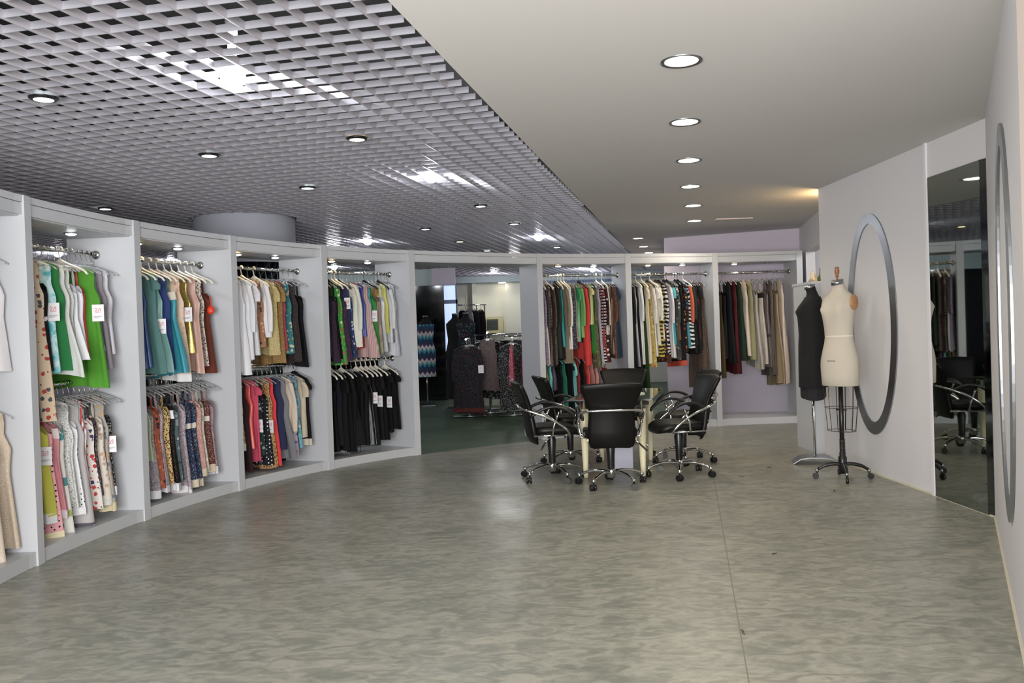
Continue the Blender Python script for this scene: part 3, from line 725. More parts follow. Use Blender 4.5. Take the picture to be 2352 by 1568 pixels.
dress_rail(*RL(2), Lo, .16, .93, W1, 'clothes on ' + W1, '''
tank .60 plain b9c49c | pale green top
slip .82 ditsy 8c8288 3a3a48 b8a8a8 c8c0c0 | grey flowered dress | hem=dcdce0
slip .82 floral 9a4a30 c8682c 30282c d8c8b8 | rust patterned dress
slip .80 ditsy b4a4ae 6f5c70 d8ccd0 8f4a54 | lilac flowered dress | hem2=eceaf0,c8c4cc
slip .80 leopard c8a868 6a4c2c 1c1a18 | tan leopard dress
slip .80 ditsy 141416 8a3a34 3c4a3c 1c1c20 | black camisole dress with white hem | yoke=e8e8ea hem=e8e8ea
slip .80 floral 4a5c60 2c3c40 78888c a8b0a8 | slate patterned dress
slip .84 ditsy a89ca4 5c4c5c d8c8cc 884850 | mauve flowered dress | hem=e4e0e0
slip .84 ditsy 222c46 6878a0 a09a90 3a4c70 | navy flowered dress, left one | band=d8ccc0 hem=d0c0a8
slip .84 ditsy 26304a 7080a8 b0a898 44547c | navy flowered dress, right one | band=d8ccc0 hem=d0c0a8
slip .76 ditsy c48f84 e0d0c8 a05c54 dcb8a8 | salmon flowered dress | hem=d8c8a8
slip .78 floral b8b0a4 d8d0c0 8c9490 a8a090 | stone patterned dress
slip .74 ditsy 5a2f26 a88478 c8b09c 7c4c3c | brown flowered dress with bow | band=e0d4c4 bz=.40 hem=d8c8a8
slip .78 ditsy a07c84 6c4450 d0b8bc 844c58 | rose flowered dress | hem=e4dee2''', sc=1.14, empties=2)
W1 = 'the upper rail of the third full bay'
dress_rail(*RL(3), U, .12, .93, W1, 'clothes on ' + W1, '''
sdress .92 plain dfe0e6 | long white sheer dress
sdress .96 satin e4e4e8 | white satin dress
blouse .86 plain e2e3e8 | white long-sleeved blouse | h=white
tee .82 lace e8e6ea c8c4c6 | white openwork lace top | h=white fat=1.2
tank .74 floral 9a6a4a c88a5c 4a3c34 d0b090 | brown patterned strip top
blouse .68 plain e6e4e6 | crisp white blouse | h=white
tee .80 knit d8c68c b8a468 | pale yellow knitted top
tee .90 knit b08c50 8c6c38 | caramel knitted top | w=1.1
tank .80 knit d4566c a83c50 | coral pink knitted top
sdress .84 floral 2f7c84 d8cc8c 3c8c6c c8c0b0 | teal and cream flowered top
sdress .92 ditsy 30282a 5c4844 4a3c38 241e20 | dark brown flowered dress
slip .94 plain 0f0f14 | black camisole dress''', sc=1.05, hang='clear', empties=1)
W1 = 'the lower rail of the third full bay'
dress_rail(*RL(3), Lo, .14, .94, W1, 'clothes on ' + W1, '''
tank .62 diag c4b03c 8c5c74 | yellow and plum striped top | hem=dcdcdc
sdress .80 plain 30181c | dark maroon dress
tank .66 satin d8483c | coral top
cap .76 plain cc3c5c | raspberry polo top
slip .74 floral 20302e 6f8f88 98b4a8 2c4844 | black dress with teal flowers | tag ty=.3 tz=.5
slip .82 dots 1a1a20 dcdce0 | black dress with white dots
tank .84 leopard b48a54 6a4a28 17130f | leopard print dress with tag | tag ty=.35 tz=.52
sdress .84 plain e0242c | scarlet red dress
tank .72 plain 262c50 | navy top
sdress .80 plain 77777c | mid grey sleeveless dress | w=1.05 flare
cardi .56 plain d4c4b0 | beige cardigan
slip .78 floral b8a8b4 6c5c9c c8503c 5c94b0 | lilac paisley dress
tank .70 floral 68a4bc 38a060 c4c8d8 6c6c84 | blue and green patterned top
tee .62 plain c8b8a0 | beige top under a black one
cap .66 plain 0e0e10 | black sleeveless top | h=black hem=d4c8b4''', sc=1.18, empties=1)
W1 = 'the upper rail left of the walkway'
dress_rail(*RL(4), U, .16, .96, W1, 'clothes on ' + W1, '''
tank .86 plain 1c2438 | midnight blue top
slip .88 ditsy 2c2030 5c2c3c 3c2c44 4c2434 | plum patterned dress
slip .88 plain 0c0c0f | black slip dress | h=black
sdress .90 floral 3c9c3c 8cc43c c83448 e0d8b8 | tropical green dress | h=white
slip .86 ditsy 2c2436 8c2c3c 3c3c6c 54283c | wine flowered dress | h=white
tank .82 plain 30345c | indigo top with tag | tag ty=.7 tz=.28 h=black
slip .84 floral 2c3c6c c8d0e0 3c68a8 98a8c8 | blue and white flowered dress
blouse .74 plain dcdccc | cream blouse
tank .76 plain d0343c | red top
tank .62 satin 2c48a0 | cobalt blue top
sdress .86 vstripes c8a4a0 b48c88 | dusty pink pleated dress | flare w=1.1
tank .74 satin 20949c | teal top
cami .82 plain 2f8c3c | green top with pearls and tag | pearls tag tz=.42 w=1.1 h=black
cami .80 satin 8c5c48 | copper brown camisole
slip .82 vstripes a89888 94826f | taupe pleated dress | strap=e07040
cami .80 plain dcdee2 | white camisole
tank .60 plain d0cc60 | lemon yellow top | h=black
blouse .72 plain d4d6da | white long-sleeved top
sdress .84 plain ccced6 | greyish white dress nearest the panel''', sc=1.1, empties=2)
W1 = 'the lower rail left of the walkway'
dress_rail(*RL(4), Lo, .12, .93, W1, 'clothes on ' + W1, '''
tank .80 sequin c8c4c0 8c8884 | silver grey beaded top
slip .86 plain 0c0c0e | black fringed dress, leftmost | h=white
tank .82 plain 10111a | blue black top | h=white
tee .84 plain 0b0b0d | black short-sleeved dress
blouse .86 plain 0d0d10 | black long-sleeved blouse | drawstring h=white
sdress .84 plain 101012 | black flared dress | flare
tee .80 plain 0c0c0f | matt black top
cap .82 plain 0e0e10 | black cap-sleeved dress | drawstring h=white
sdress .84 satin 0d0d11 | shiny black dress | h=white
tank .82 plain 151518 | soft black top with tag | tag ty=.5 tz=.36 h=white
tee .80 plain 141112 | brownish black top | tag ty=.8 tz=.40 h=white
sdress .78 plain 101013 | black knee dress | h=white
cap .74 plain 0c0c0e | black top with edge tag | tag ty=1.0 tz=.42
cap .70 plain 0b0b0d | black puff-sleeved top nearest the panel | h=white''', sc=1.12, empties=1)
W1 = 'the upper rail right of the walkway'
dress_rail(*RL(6), U, .03, .93, W1, 'clothes on ' + W1, '''
ldress .98 ditsy 7c7088 a89098 5c4c5c c8b0b8 | mauve checked dress
tank .96 plain cfc6bc | cream narrow dress | h=white
ldress .98 plaid 4c4a44 2c2a28 6c6458 | dark plaid shirt dress
ldress 1.0 ditsy 3c1418 1c1014 5c2024 2c1820 | dark red patterned dress | h=white
ldress .98 floral 4a4f48 2c3028 6c6c60 3c3c38 | olive patterned dress
blouse .90 plain 2c3028 | dark olive blouse
sdress .94 plain 141414 | black sleeveless dress | h=black
tank .82 plain 1c9ca0 | teal top | h=white
ldress .98 plain 8c7c64 | khaki dress | h=white
cardi .84 plain e6e2da | ivory cardigan | h=white
blouse .82 ditsy 2c2c3c c8bcb4 4c4c64 8c8078 | navy and cream blouse
tank .74 plain 9c947c | stone green top
tee .74 satin 30985c | emerald top
cardi .70 plain 7cae5c | apple green cardigan
ldress 1.02 plain e02c24 | bright red dress | w=1.08 h=black
blouse .76 plain 2c2c34 | charcoal blouse
cap .56 satin d8cc80 | pale yellow top
tank .90 plain 2c7c2c | leaf green dress
sdress 1.02 floral 5c5c40 8c7444 3c4c30 6c6448 | moss patterned dress
tank .98 ditsy a4a0a8 6c6c78 c4c4c8 8c8c94 | grey speckled dress
ldress .98 plaid 1c1c20 dcdce0 8c2c34 | black and white checked dress | h=white
ldress .96 floral 3c1c1c c83c30 e0d4c8 2c1814 | dark dress with red flower
cardi .66 plain d4ccbc | oatmeal cardigan | h=white
tank .90 plaid 5c4c40 3c342c 8c8070 | brown checked top
blouse .94 ditsy 6c3c2c 3c4440 a08460 4c2c24 | rust patterned blouse
tee .92 plain 243c54 | slate blue dress nearest the panel''', sc=1.17)
W1 = 'the lower rail right of the walkway'
dress_rail(*RL(6), Lo, .04, .80, W1, 'clothes on ' + W1, '''
tank .80 hstripes 30503c c8a83c | green top with yellow stripes
tank .60 satin 5cbcb4 | mint top
tank .50 plain 5c4c60 | plum short top
sdress .86 plain 101012 | black sleeveless dress
tank .66 plain 14705c | sea green top
cap .86 plain 121216 | black cap-sleeved top
tee .74 satin 6cc4c0 | light aqua top
tank .70 plain 8c2c34 | crimson top
sdress .84 plain 141418 | black dress, second
tank .60 satin d83830 | vermilion top
sdress .82 vstripes c88c88 b07470 | rose striped dress
tank .70 plain d08c84 | salmon top
tank .62 floral 8c8480 5c5858 b0a8a0 d03c34 | grey patterned top
slip .74 plain b82428 | dark red dress''', sc=1.1)
W1 = 'the rail of the middle right bay'
dress_rail(*RL(7), U, .03, .90, W1, 'clothes on ' + W1, '''
ldress 1.12 plain 16161a | long black dress at the far left
tank 1.08 satin a8a4a8 | silver grey dress
sdress 1.16 plain 141418 | plain black dress
blouse 1.06 plain e4e2e2 | long white blouse | h=white
sdress 1.45 plain 1c3c14 | long dark green dress
tee 1.04 satin d8c8b0 | champagne blouse | h=white
tank 1.10 floral b4a04c d8c878 8c7c3c c84430 | mustard patterned dress
cardi .98 plain e6ddd0 | cream long cardigan | h=black
tee .86 plain e8e4dc | ivory top | h=white
blouse .78 plain ece6dc | soft white blouse
ldress 1.0 zebra c8b420 2c2814 | yellow and black zebra dress | h=black
ldress .96 zebra dcdcdc 17171a | black and white zebra dress | h=black
tank 1.05 floral 4c2c24 c84434 2c3c30 8c6c4c | rust scarf dress
cardi 1.0 satin dcd6da | pearl satin cardigan | h=black
tee .86 satin 3cb8c8 | turquoise top | h=black
ldress 1.02 floral 4c4c48 8c8c84 2c3430 c8c4bc | grey patterned dress
sdress .82 plain 6c4c38 | chocolate knit dress | w=1.1
blouse 1.06 plain 141416 | black blouse with orange hem | h=black hem=d0482c
ldress .92 floral 2c1c20 c82c2c e0b040 2c6c84 | black and red flowered dress | h=black
tank .90 satin 2c8c9c | petrol top
ldress .90 zebra d8dcdc 1c1c20 | striped zebra dress | h=white sleeve=d85c3c
blouse .86 plain 283830 | bottle green blouse
ldress .96 plain 17181c | black long-sleeved dress
tank .80 plain 8c2430 | wine red top
tee .90 plain 1c1e20 | off-black top nearest the panel
sdress 1.4 ditsy 5c4c40 3c342c 84705c 4c3c34 | long brown dress nearest the panel''', sc=1.13)
W1 = 'the rail of the end bay'
dress_rail(*RL(8), U, .03, .88, W1, 'clothes on ' + W1, '''
slip 1.12 plain 4c3c1c | long dark brown dress
slip .92 plain 141316 | black camisole dress, leftmost
tank .94 plain 17161a | black flared top | flare
tank 1.08 knit 6f1a28 4c1018 | crimson narrow dress
tank .92 hstripes 2c4438 1c2c24 | dark green striped top
sdress .90 plain d4c4b0 | pale beige dress
sdress .94 hstripes a09c74 8c8860 | olive striped dress
slip 1.02 hstripes bcb4a8 a49c90 | light taupe ribbed dress | flare
slip .98 plain c4b8ac | oatmeal dress | yoke=201c1c
slip 1.02 satin 6f6460 | grey brown dress with striped hem | band=4c4440 bz=.86
tank 1.12 plain 645a54 | dark taupe dress
slip 1.22 satin 9a8466 | bronze long dress | flare
sdress 1.18 plain dcc8b4 | cream sheer dress nearest the panel''', sc=1.28, jitter=.05)

# ------------------------------------------------------------------ clothing racks beyond the walkway
def rack(x, y0, y1, h, label, group_where, rows, side=0, x1=None, jitter=.08, t0=.03, t1=.9):
    x1 = x if x1 is None else x1; cx, cy = (x + x1) / 2, (y0 + y1) / 2
    r = tag(empty('clothes_rack', (cx, cy, 0)), label, 'clothes rack', 'free-standing clothes racks')
    MB().tube([(x - cx, y0 - cy, h), (x1 - cx, y1 - cy, h)], .014, 10).make('hanging_bar', M_CHROME, r)
    T = Vector((x1 - x, y1 - y0, 0)).normalized(); Nn = Vector((-T.y, T.x, 0))
    for e in (Vector((x - cx, y0 - cy, 0)) + T * .45, Vector((x1 - cx, y1 - cy, 0)) - T * .04):
        MB().tube([(e.x, e.y, .03), (e.x, e.y, h)], .013, 10).make('upright', M_CHROME, r)
        a = e - Nn * .26; b = e + Nn * .26
        MB().tube([(a.x, a.y, .02), (b.x, b.y, .02)], .018, 8).make('foot', M_STEEL, r)
    dress_rail((x, y0), (x1, y1), h, t0, t1, group_where, 'clothes on ' + group_where, rows, jitter=jitter)
rack(-.72, 13.25, 14.5, 1.27, 'low chrome rack holding the embroidered black dress', 'the low rack left beyond the walkway', '''
ldress 1.10 ditsy 15141a 3c5c64 7c3428 3c3c4c | black embroidered shawl dress with tag | tag tz=.42 w=1.05 hem=5c2420
ldress 1.2 ditsy 2c1c24 6c4c44 4c2c3c 54343c | dark plum patterned dress
sdress 1.1 ditsy 2c2c30 5c5450 3c3438 544c48 | charcoal patterned dress
ldress 1.0 plain 16161a | plain black dress''')
rack(-.40, 13.7, 14.9, 1.36, 'chrome rack holding the brown snakeskin wrap', 'the middle rack beyond the walkway', '''
sdress .95 ditsy 6c5c5c 3c3030 8c7c78 4c4040 | brown snake print wrap | w=.8
ldress 1.1 floral 17171a 5c5c60 8c8c90 2c2c30 | black grey patterned dress
sdress 1.1 plain 141417 | black plain dress''')
rack(.0, 13.2, 14.4, 1.28, 'low chrome rack beside the walkway post', 'the right rack beyond the walkway', '''
ldress 1.15 ditsy 121214 b8b8b4 3c3c3c 8c8c88 | black and white flowered dress with tag | tag tz=.42 w=.98
sdress .9 plain 101012 | black narrow dress
ldress 1.1 ditsy 1c1c1e 9c9c98 5c5c5c b8b8b4 | black speckled dress''')
rack(-.14, 12.75, 12.75, 1.30, 'long chrome rack end seen past the walkway post', 'the rack behind the walkway post', '''
blouse .72 floral d0566c e8d8d8 4c4c84 c83448 | pink patterned scarf blouse
sdress .60 satin e0407c | hot pink top
ldress .84 floral b8b0ac 4c4448 8c3430 d8d0cc | grey and red flowered dress
ldress .98 floral 8c3c34 d8ccc4 4c2c2c b07060 | brick flowered dress
sdress .9 plain 17171a | black top''', x1=.95)
rack(-1.15, 16.0, 16.2, 1.32, 'long rack of dark dresses behind the front racks beyond the walkway', 'the long rear rack beyond the walkway', '''
ldress 1.14 plain 131316 | dark black dress at the left end
ldress 1.1 ditsy 1c1a20 4c3c44 2c2430 3c3c4c | black speckled plum dress | rot=.9
ldress 1.14 ditsy 15161a 5c6470 2c3038 8c8c90 | black and grey dotted dress | rot=1.1
sdress 1.1 plain 1a1416 | brown black dress | rot=.7
ldress 1.12 floral 141416 5c2c3c 2c4c4c 4c4c5c | black dress with dull flowers | rot=1.0
ldress 1.1 plain 111114 | straight black dress | rot=.8
ldress 1.12 ditsy 1c1c1e 7c7c7c 3c3c40 a4a4a0 | black dress with pale specks | rot=1.1
sdress 1.1 plain 141418 | short black dress | rot=.9
ldress 1.12 floral 161418 8c3438 4c4c50 6c6468 | black dress with red flowers | rot=1.0
ldress 1.1 plain 121214 | black dress at the right end | rot=.8''', x1=.75)
rack(-1.16, 18.6, 18.9, 1.98, 'distant chrome rack of dark clothes beside the white wall', 'the distant rack by the white wall', '''
ldress .95 plain 1c1c20 | distant black dress
ldress .95 plain c8c4c0 | distant pale top
ldress .9 plain 242430 | distant navy dress
ldress .95 plain 34282c | distant maroon dress''', x1=-.55)
rack(-5.2, 11.6, 11.9, 1.45, 'rack of clothes glimpsed through the second full bay', 'the rack behind the second full bay', '''
ldress 1.1 plain 2c3440 | dim slate dress
ldress 1.1 plain 8c8c84 | dim grey dress
sdress 1.1 plain 1c1c20 | dim black dress
ldress 1.1 floral 3c5c4c 8c9c6c c8c4b0 2c3c34 | dim green patterned dress
ldress 1.0 plain 6c2c34 | dim wine dress''', x1=-4.1)
rack(-2.2, 12.2, 12.4, 1.45, 'rack of dark clothes glimpsed left of the walkway', 'the rack glimpsed left of the walkway', '''
ldress 1.2 plain 121216 | dim black dress
ldress 1.2 plain 1c2030 | dim navy dress
ldress 1.2 plain 141416 | dim charcoal dress
ldress 1.2 plain 3c2028 | dim plum dress''', x1=-1.75)

# ------------------------------------------------------------------ dress forms
def torso_ring(z, rx, ry, cx, bust=0, nt=40, zb=1.47):
    out = []
    for k in range(nt):
        a = 2 * PI * k / nt
        x = rx * math.cos(a); y = ry * math.sin(a)
        aa = (a + PI) % (2 * PI) - PI
        g_ = sum(math.exp(-((aa - s_) / .33) ** 2) for s_ in (-.52, .52)) * math.exp(-((z - zb) / .06) ** 2) * bust
        out.append((cx + x + g_ * math.cos(aa) * 1.0, y + g_ * math.sin(aa) * .45, z))
    return out
TORSO = [(.81, .118, .160, 0), (.815, .124, .165, 0), (.90, .126, .170, 0), (.98, .128, .174, 0), (1.04, .124, .170, 0), (1.12, .108, .152, 0), (1.18, .096, .136, .0), (1.24, .090, .126, .0), (1.30, .092, .130, .002), (1.36, .098, .138, .004), (1.42, .102, .146, .004),
         (1.47, .102, .152, .0), (1.52, .098, .158, -.006), (1.555, .088, .156, -.012), (1.585, .074, .135, -.018), (1.61, .062, .10, -.020), (1.635, .053, .07, -.018), (1.66, .049, .057, -.012), (1.685, .048, .052, -.004), (1.705, .048, .050, .004)]
def torso(m, parent, scale=1.0, dz=0):
    mb = MB(); rings = [torso_ring(z, rx * scale, ry * scale, cx, .042) for z, rx, ry, cx in TORSO]
    rings[-1] = [(x, y, z - .012 * (x / .05)) for x, y, z in rings[-1]]
    for r in rings:
        for i, p in enumerate(r): r[i] = (p[0], p[1], p[2] + dz)
    mb.quad_strip(rings, True, True); return mb.make('torso', m, parent)
def dress_form(loc, rotz, bodymat, label, kind):
    r = tag(empty('dress_form', loc, rotz), label, 'dress form')
    b = torso(bodymat, r)
    cap = MB().quad_strip([[(.004 + .050 * math.cos(a), .052 * math.sin(a), 1.688 - .24 * .05 * math.cos(a)) for a in [2 * PI * k / 28 for k in range(28)]], [(.006 + .050 * math.cos(a), .052 * math.sin(a), 1.722 - .24 * .05 * math.cos(a)) for a in [2 * PI * k / 28 for k in range(28)]]], True, True)
    cap.make('neck_cap', M_STEEL, r)
    if kind == 'cage':
        MB().lathe([(.006, 1.715), (.006, 1.745), (.014, 1.748), (.012, 1.765), (.019, 1.785), (.021, 1.802), (.016, 1.818), (.020, 1.826), (.012, 1.836), (0, 1.838)], (.004, 0, 0), 20).make('neck_knob', mat('varnished_wood', '#8c5a34', .35), r)
        for sy in (1,):
            mb = MB(); rr = []
            for q, (sc, d) in enumerate(((1, 0), (1, .008), (.9, .014), (0.01, .016))):
                rr.append([(-.004 + .050 * sc * math.cos(a), sy * (.150 + d), 1.525 + .066 * sc * math.sin(a)) for a in [2 * PI * k / 28 for k in range(28)]])
            mb.quad_strip(rr, True, True); mb.make('arm_plate', mat('tan_wood', '#a87a50', .35), r)
        MB().quad_strip([[(x * 1.005, y * 1.005, 1.2365) for x, y, z in torso_ring(1.236, .0905, .1265, 0)], [(x * 1.005, y * 1.005, 1.2435) for x, y, z in torso_ring(1.243, .0905, .1265, 0)]], True, False).make('waist_tape', mat('tape', '#d8d4c8', .7), r)
        # faint printed mark on the hip
        mb = MB()
        for k in range(6):
            a = -.06 + k * .075 + (.03 if k > 2 else 0) - .1; mb.box(.1285 + .0 * k, .1292, .17 * math.sin(a) - .004, .17 * math.sin(a) + .004, 1.022, 1.034)
        for q in range(0): pass
        mb.v = [(.1275 * math.cos(math.asin(max(-1, min(1, v[1] / .172)))) + (.0012 if i % 8 in (1, 2, 5, 6) else .0), v[1], v[2]) for i, v in enumerate(mb.v)]
        mb.make('printed_mark', mat('grey_print', '#7a7668', .7), r)
        cg = MB(); wm = mat('black_wire', '#1c1a1a', .4)
        def ringp(z, s_): return [(.118 * s_ * math.cos(a), .158 * s_ * math.sin(a), z) for a in [2 * PI * k / 32 for k in range(32)]]
        for z, s_ in ((.62, .93), (.42, .80)): cg.tube(ringp(z, s_), .0028, 6, True)
        for k in range(12):
            a = 2 * PI * (k + .5) / 12
            cg.tube([(.118 * s_ * math.cos(a), .158 * s_ * math.sin(a), z) for z, s_ in ((.812, .99), (.62, .93), (.42, .80))], .0024, 5)
        cg.make('wire_cage', wm, r)
        MB().lathe([(.02, .17), (.02, .83)], (0, 0, 0), 16).make('pole', M_BLKPL, r)
        MB().lathe([(.034, .05), (.036, .19), (.026, .2), (.026, .235), (.02, .24)], (0, 0, 0), 18).make('collar', M_BLKPL, r)
        MB().tube([(0, .05, .6), (0, -.05, .6)], .008, 8).make('clamp_screw', M_BLKPL, r)
        sp = [(.025 * math.cos(t * .7), .025 * math.sin(t * .7), .24 + .11 * t / 90) for t in range(91)]
        MB().tube(sp, .0028, 5).make('coil_spring', mat('dull_spring', '#6a6a68', .3, .9), r)
        for k in range(4):
            a = PI / 4 + k * PI / 2; c, s_ = math.cos(a), math.sin(a)
            lg = MB().tube(cr([(0, 0, .125), (.07 * c, .07 * s_, .132), (.15 * c, .15 * s_, .115), (.205 * c, .205 * s_, .085)], 4), [.02] * 9 + [.018, .017, .016, .016], 8, flat=.8).make('leg', M_BLKPL, r)
            cb = MB().lathe([(.014, .09), (.014, .06), (.006, .058), (.006, .045)], (.212 * c, .212 * s_, 0), 10).make('caster', M_STEEL, r)
            wc = Vector((.225 * c, .225 * s_, .026)); MB().tube([(wc.x - s_ * .011, wc.y + c * .011, .026), (wc.x + s_ * .011, wc.y - c * .011, .026)], .026, 14).make('wheel', M_BLKPL, cb)
    else:
        MB().tube([(0, 0, .05), (0, 0, .82)], .0125, 12).make('pole', M_CHROME, r)
        mb = MB(); prof = [(-.21, .012), (-.14, .058), (-.06, .07), (.06, .07), (.14, .058), (.21, .012)]
        mb.quad_strip([[(x, y_, z) for x, z in prof] + [(x, y_, z - .008) for x, z in reversed(prof)] for y_ in (-.13, .13)], True, True, False)
        mb.make('base_plate', M_STEEL, r)
    return r
df = dress_form((2.83, 7.33, 0), math.radians(212), mat('cream_jersey', '#b8afa0', .85), 'cream linen dress form with wooden arm plates and wire cage', 'cage')
df2 = dress_form((2.90, 8.20, 0), math.radians(166), mat('black_jersey', '#0c0c0e', .9), 'black dress form on a chrome pole in a black dress', 'pole')
# black dress worn by the second form
mb = MB(); rings = []
for z, rx, ry, cx in TORSO[::-1]:
    if z > 1.62: continue
    rings.append([(x * 1.0, y, zz) for x, y, zz in torso_ring(z, max(rx * 1.05 + .006, .118 if z < 1.42 else 0), max(ry * 1.04 + .006, .15 if z < 1.42 else 0), cx, .043)])
rings = [r for r in rings if r[0][2] > 1.2]
for z, s_ in ((1.14, 1.0), (1.0, 1.03), (.9, 1.04), (.8, 1.05), (.74, 1.05)):
    rings.append([((.125 * s_ + .006 * math.sin(7 * k / 40 * 6.28) * (1.2 - z)) * math.cos(2 * PI * k / 40), (.165 * s_ + .006 * math.sin(5 * k / 40 * 6.28)) * math.sin(2 * PI * k / 40), z) for k in range(40)])
mb.quad_strip(rings, True, False)
bd = mb.make('black_dress', mat('black_crepe', '#09090b', .9), None, (2.90, 8.20, 0), math.radians(166)); tag(bd, 'sleeveless black knee dress worn by the black dress form', 'dress')
MB().quad_strip([[((.112 + .006 * math.sin(k)) * math.cos(2 * PI * k / 40) , (.148 + .006 * math.sin(k * 1.3)) * math.sin(2 * PI * k / 40), z - .03 * math.sin(2 * PI * k / 40)) for k in range(40)] for z in (.78, .68, .645)], True, False).make('lace_hem', mat('black_net', '#1c1a1c', .9), bd)
# far forms
def far_form(x, y, rz, label, dressname, dm, dlabel, L, top=1.74, sc=1.0):
    k = (x, y, 0)
    r = tag(empty('dress_form', k, rz), label, 'dress form')
    torso(mat('black_jersey', '#0c0c0e', .9), r, .98)
    MB().lathe([(.05, 1.70), (.05, 1.725), (0, 1.73)], (.003, 0, 0), 20).make('neck_cap', M_STEEL, r)
    MB().tube([(0, 0, .05), (0, 0, .82)], .013, 10).make('pole', M_CHROME, r)
    mb = MB(); prof = [(-.21, .012), (-.14, .058), (.14, .058), (.21, .012)]
    mb.quad_strip([[(xx, y_, z) for xx, z in prof] + [(xx, y_, z - .008) for xx, z in reversed(prof)] for y_ in (-.13, .13)], True, True, False); mb.make('base_plate', M_STEEL, r)
    rings = [[(a, b, c) for a, b, c in torso_ring(z, rx * 1.06 + .007, ry * 1.05 + .007, cx, .044)] for z, rx, ry, cx in TORSO[::-1] if .85 < z < 1.57]
    z = .82
    while z > 1.57 - L:
        s_ = 1.02 + sc * (.82 - z) * .25
        rings.append([((.133 * s_ + .01 * (.9 - z) * math.sin(q * .9)) * math.cos(2 * PI * q / 40), (.178 * s_ + .01 * (.9 - z) * math.sin(q * 1.1)) * math.sin(2 * PI * q / 40), z) for q in range(40)]); z -= .09
    o = MB().quad_strip(rings, True, False).make(dressname, dm, None, k, rz); tag(o, dlabel, 'dress'); return o
far_form(-1.66, 16.3, math.radians(280), 'distant black dress form on a thin chrome pole', 'chevron_dress', fabric('chevron', ['1c4c6c', '4ca0b0', 'd8d0d0', '4a3c60']), 'blue grey and white zigzag striped dress on the distant form', 1.06, sc=.3)
far_form(-1.02, 15.3, math.radians(250), 'black dress form in front of the far window', 'evening_dress', mat('black_crepe', '#09090b', .9), 'long black evening dress in front of the far window', 1.45)
far_form(-.80, 14.9, math.radians(285), 'black dress form behind the embroidered dress', 'patterned_dress', fabric('floral', ['20202c', '3c6c4c', '7c2c5c', '2c3c5c']), 'dark green and magenta flowered dress on the form behind the rack', 1.35)

# ------------------------------------------------------------------ air conditioner, mirror strip, panels on the far wall
p = atY(1134, 746, 20.7)
ac = tag(MB().box(-.225, .225, -.16, 0, -.20, .20).make('air_conditioner', mat('ac_cream', '#cfc79a', .5), None, (p.x, 20.88, p.z)), 'cream window air conditioner on the far white wall', 'air conditioner')
MB().box(-.17, .11, -.165, -.159, -.13, .14).make('grille', mat('dark_grille', '#2c302e', .5), ac)
sl = MB()
for k in range(7): sl.box(-.17, .11, -.175, -.163, -.12 + k * .038, -.112 + k * .038)
tag(sl.make('louvre', mat('louvre', '#5c645c', .5), ac), 'dark horizontal louvres')
struct(MB().box(-.93, -.83, 20.6, 20.9, 0, 2.56).box(-.12, .35, 20.78, 20.9, 0, 2.56).make('trim_3', mat('pilaster_paint', '#dcdccf', .7)), 'pale pilasters on the far wall')
tag(MB().box(-1.02, -.985, 19.0, 19.06, .3, 2.25).make('mirror_strip', mat('cream_frame', '#cfc9b4', .4)), 'tall narrow pale mirror frame beside the far wall', 'mirror')
# white cabinet in the side recess
cb = tag(empty('white_cabinet', (3.42, 9.05, 0)), 'tall white cabinet standing behind the ring wall', 'cabinet')
MB().box(-.30, .30, -.28, .3, 0, 1.76).make('body', M_WHITE, cb)
MB().box(-.31, .31, -.29, .31, 1.76, 1.785).make('top', M_WHITE, cb)
mb = MB().box(-.312, -.30, -.27, -.20, .28, 1.6); st = mb.make('slotted_strip', mat('strip_grey', '#b8b4ac', .5), cb)
mb = MB()
for k in range(34): mb.box(-.314, -.311, -.262, -.24, .32 + k * .034, .336 + k * .034).box(-.314, -.311, -.23, -.208, .32 + k * .034, .336 + k * .034)
tag(mb.make('slots', mat('slot_dark', '#3c3a38', .6), st), 'rows of dark slots')
for x, y, s_, cols, lb in ((-.12, -.10, .8, ['6f7c34', '2c3430', 'd8d4b0'], 'folded green patterned cloth on the white cabinet'), (-.245, -.16, .55, ['d8ccb0', 'a89878', 'e8e0d0'], 'small cream ribbon bundle on the white cabinet')):
    rr = []
    for z, r in ((0, .075), (.03, .08), (.07, .06), (.12, .035), (.17, .03), (.2, .01)):
        rr.append([((r + .01 * math.sin(3 * a + z * 30)) * math.cos(a) * s_, (r + .01 * math.cos(4 * a)) * math.sin(a) * s_, z * s_) for a in [2 * PI * k / 20 for k in range(20)]])
    o = MB().quad_strip(rr, True, True).make('cloth_bundle', fabric('tiedye', cols), None, (3.42 + x, 9.05 + y, 1.785)); tag(o, lb, 'cloth')

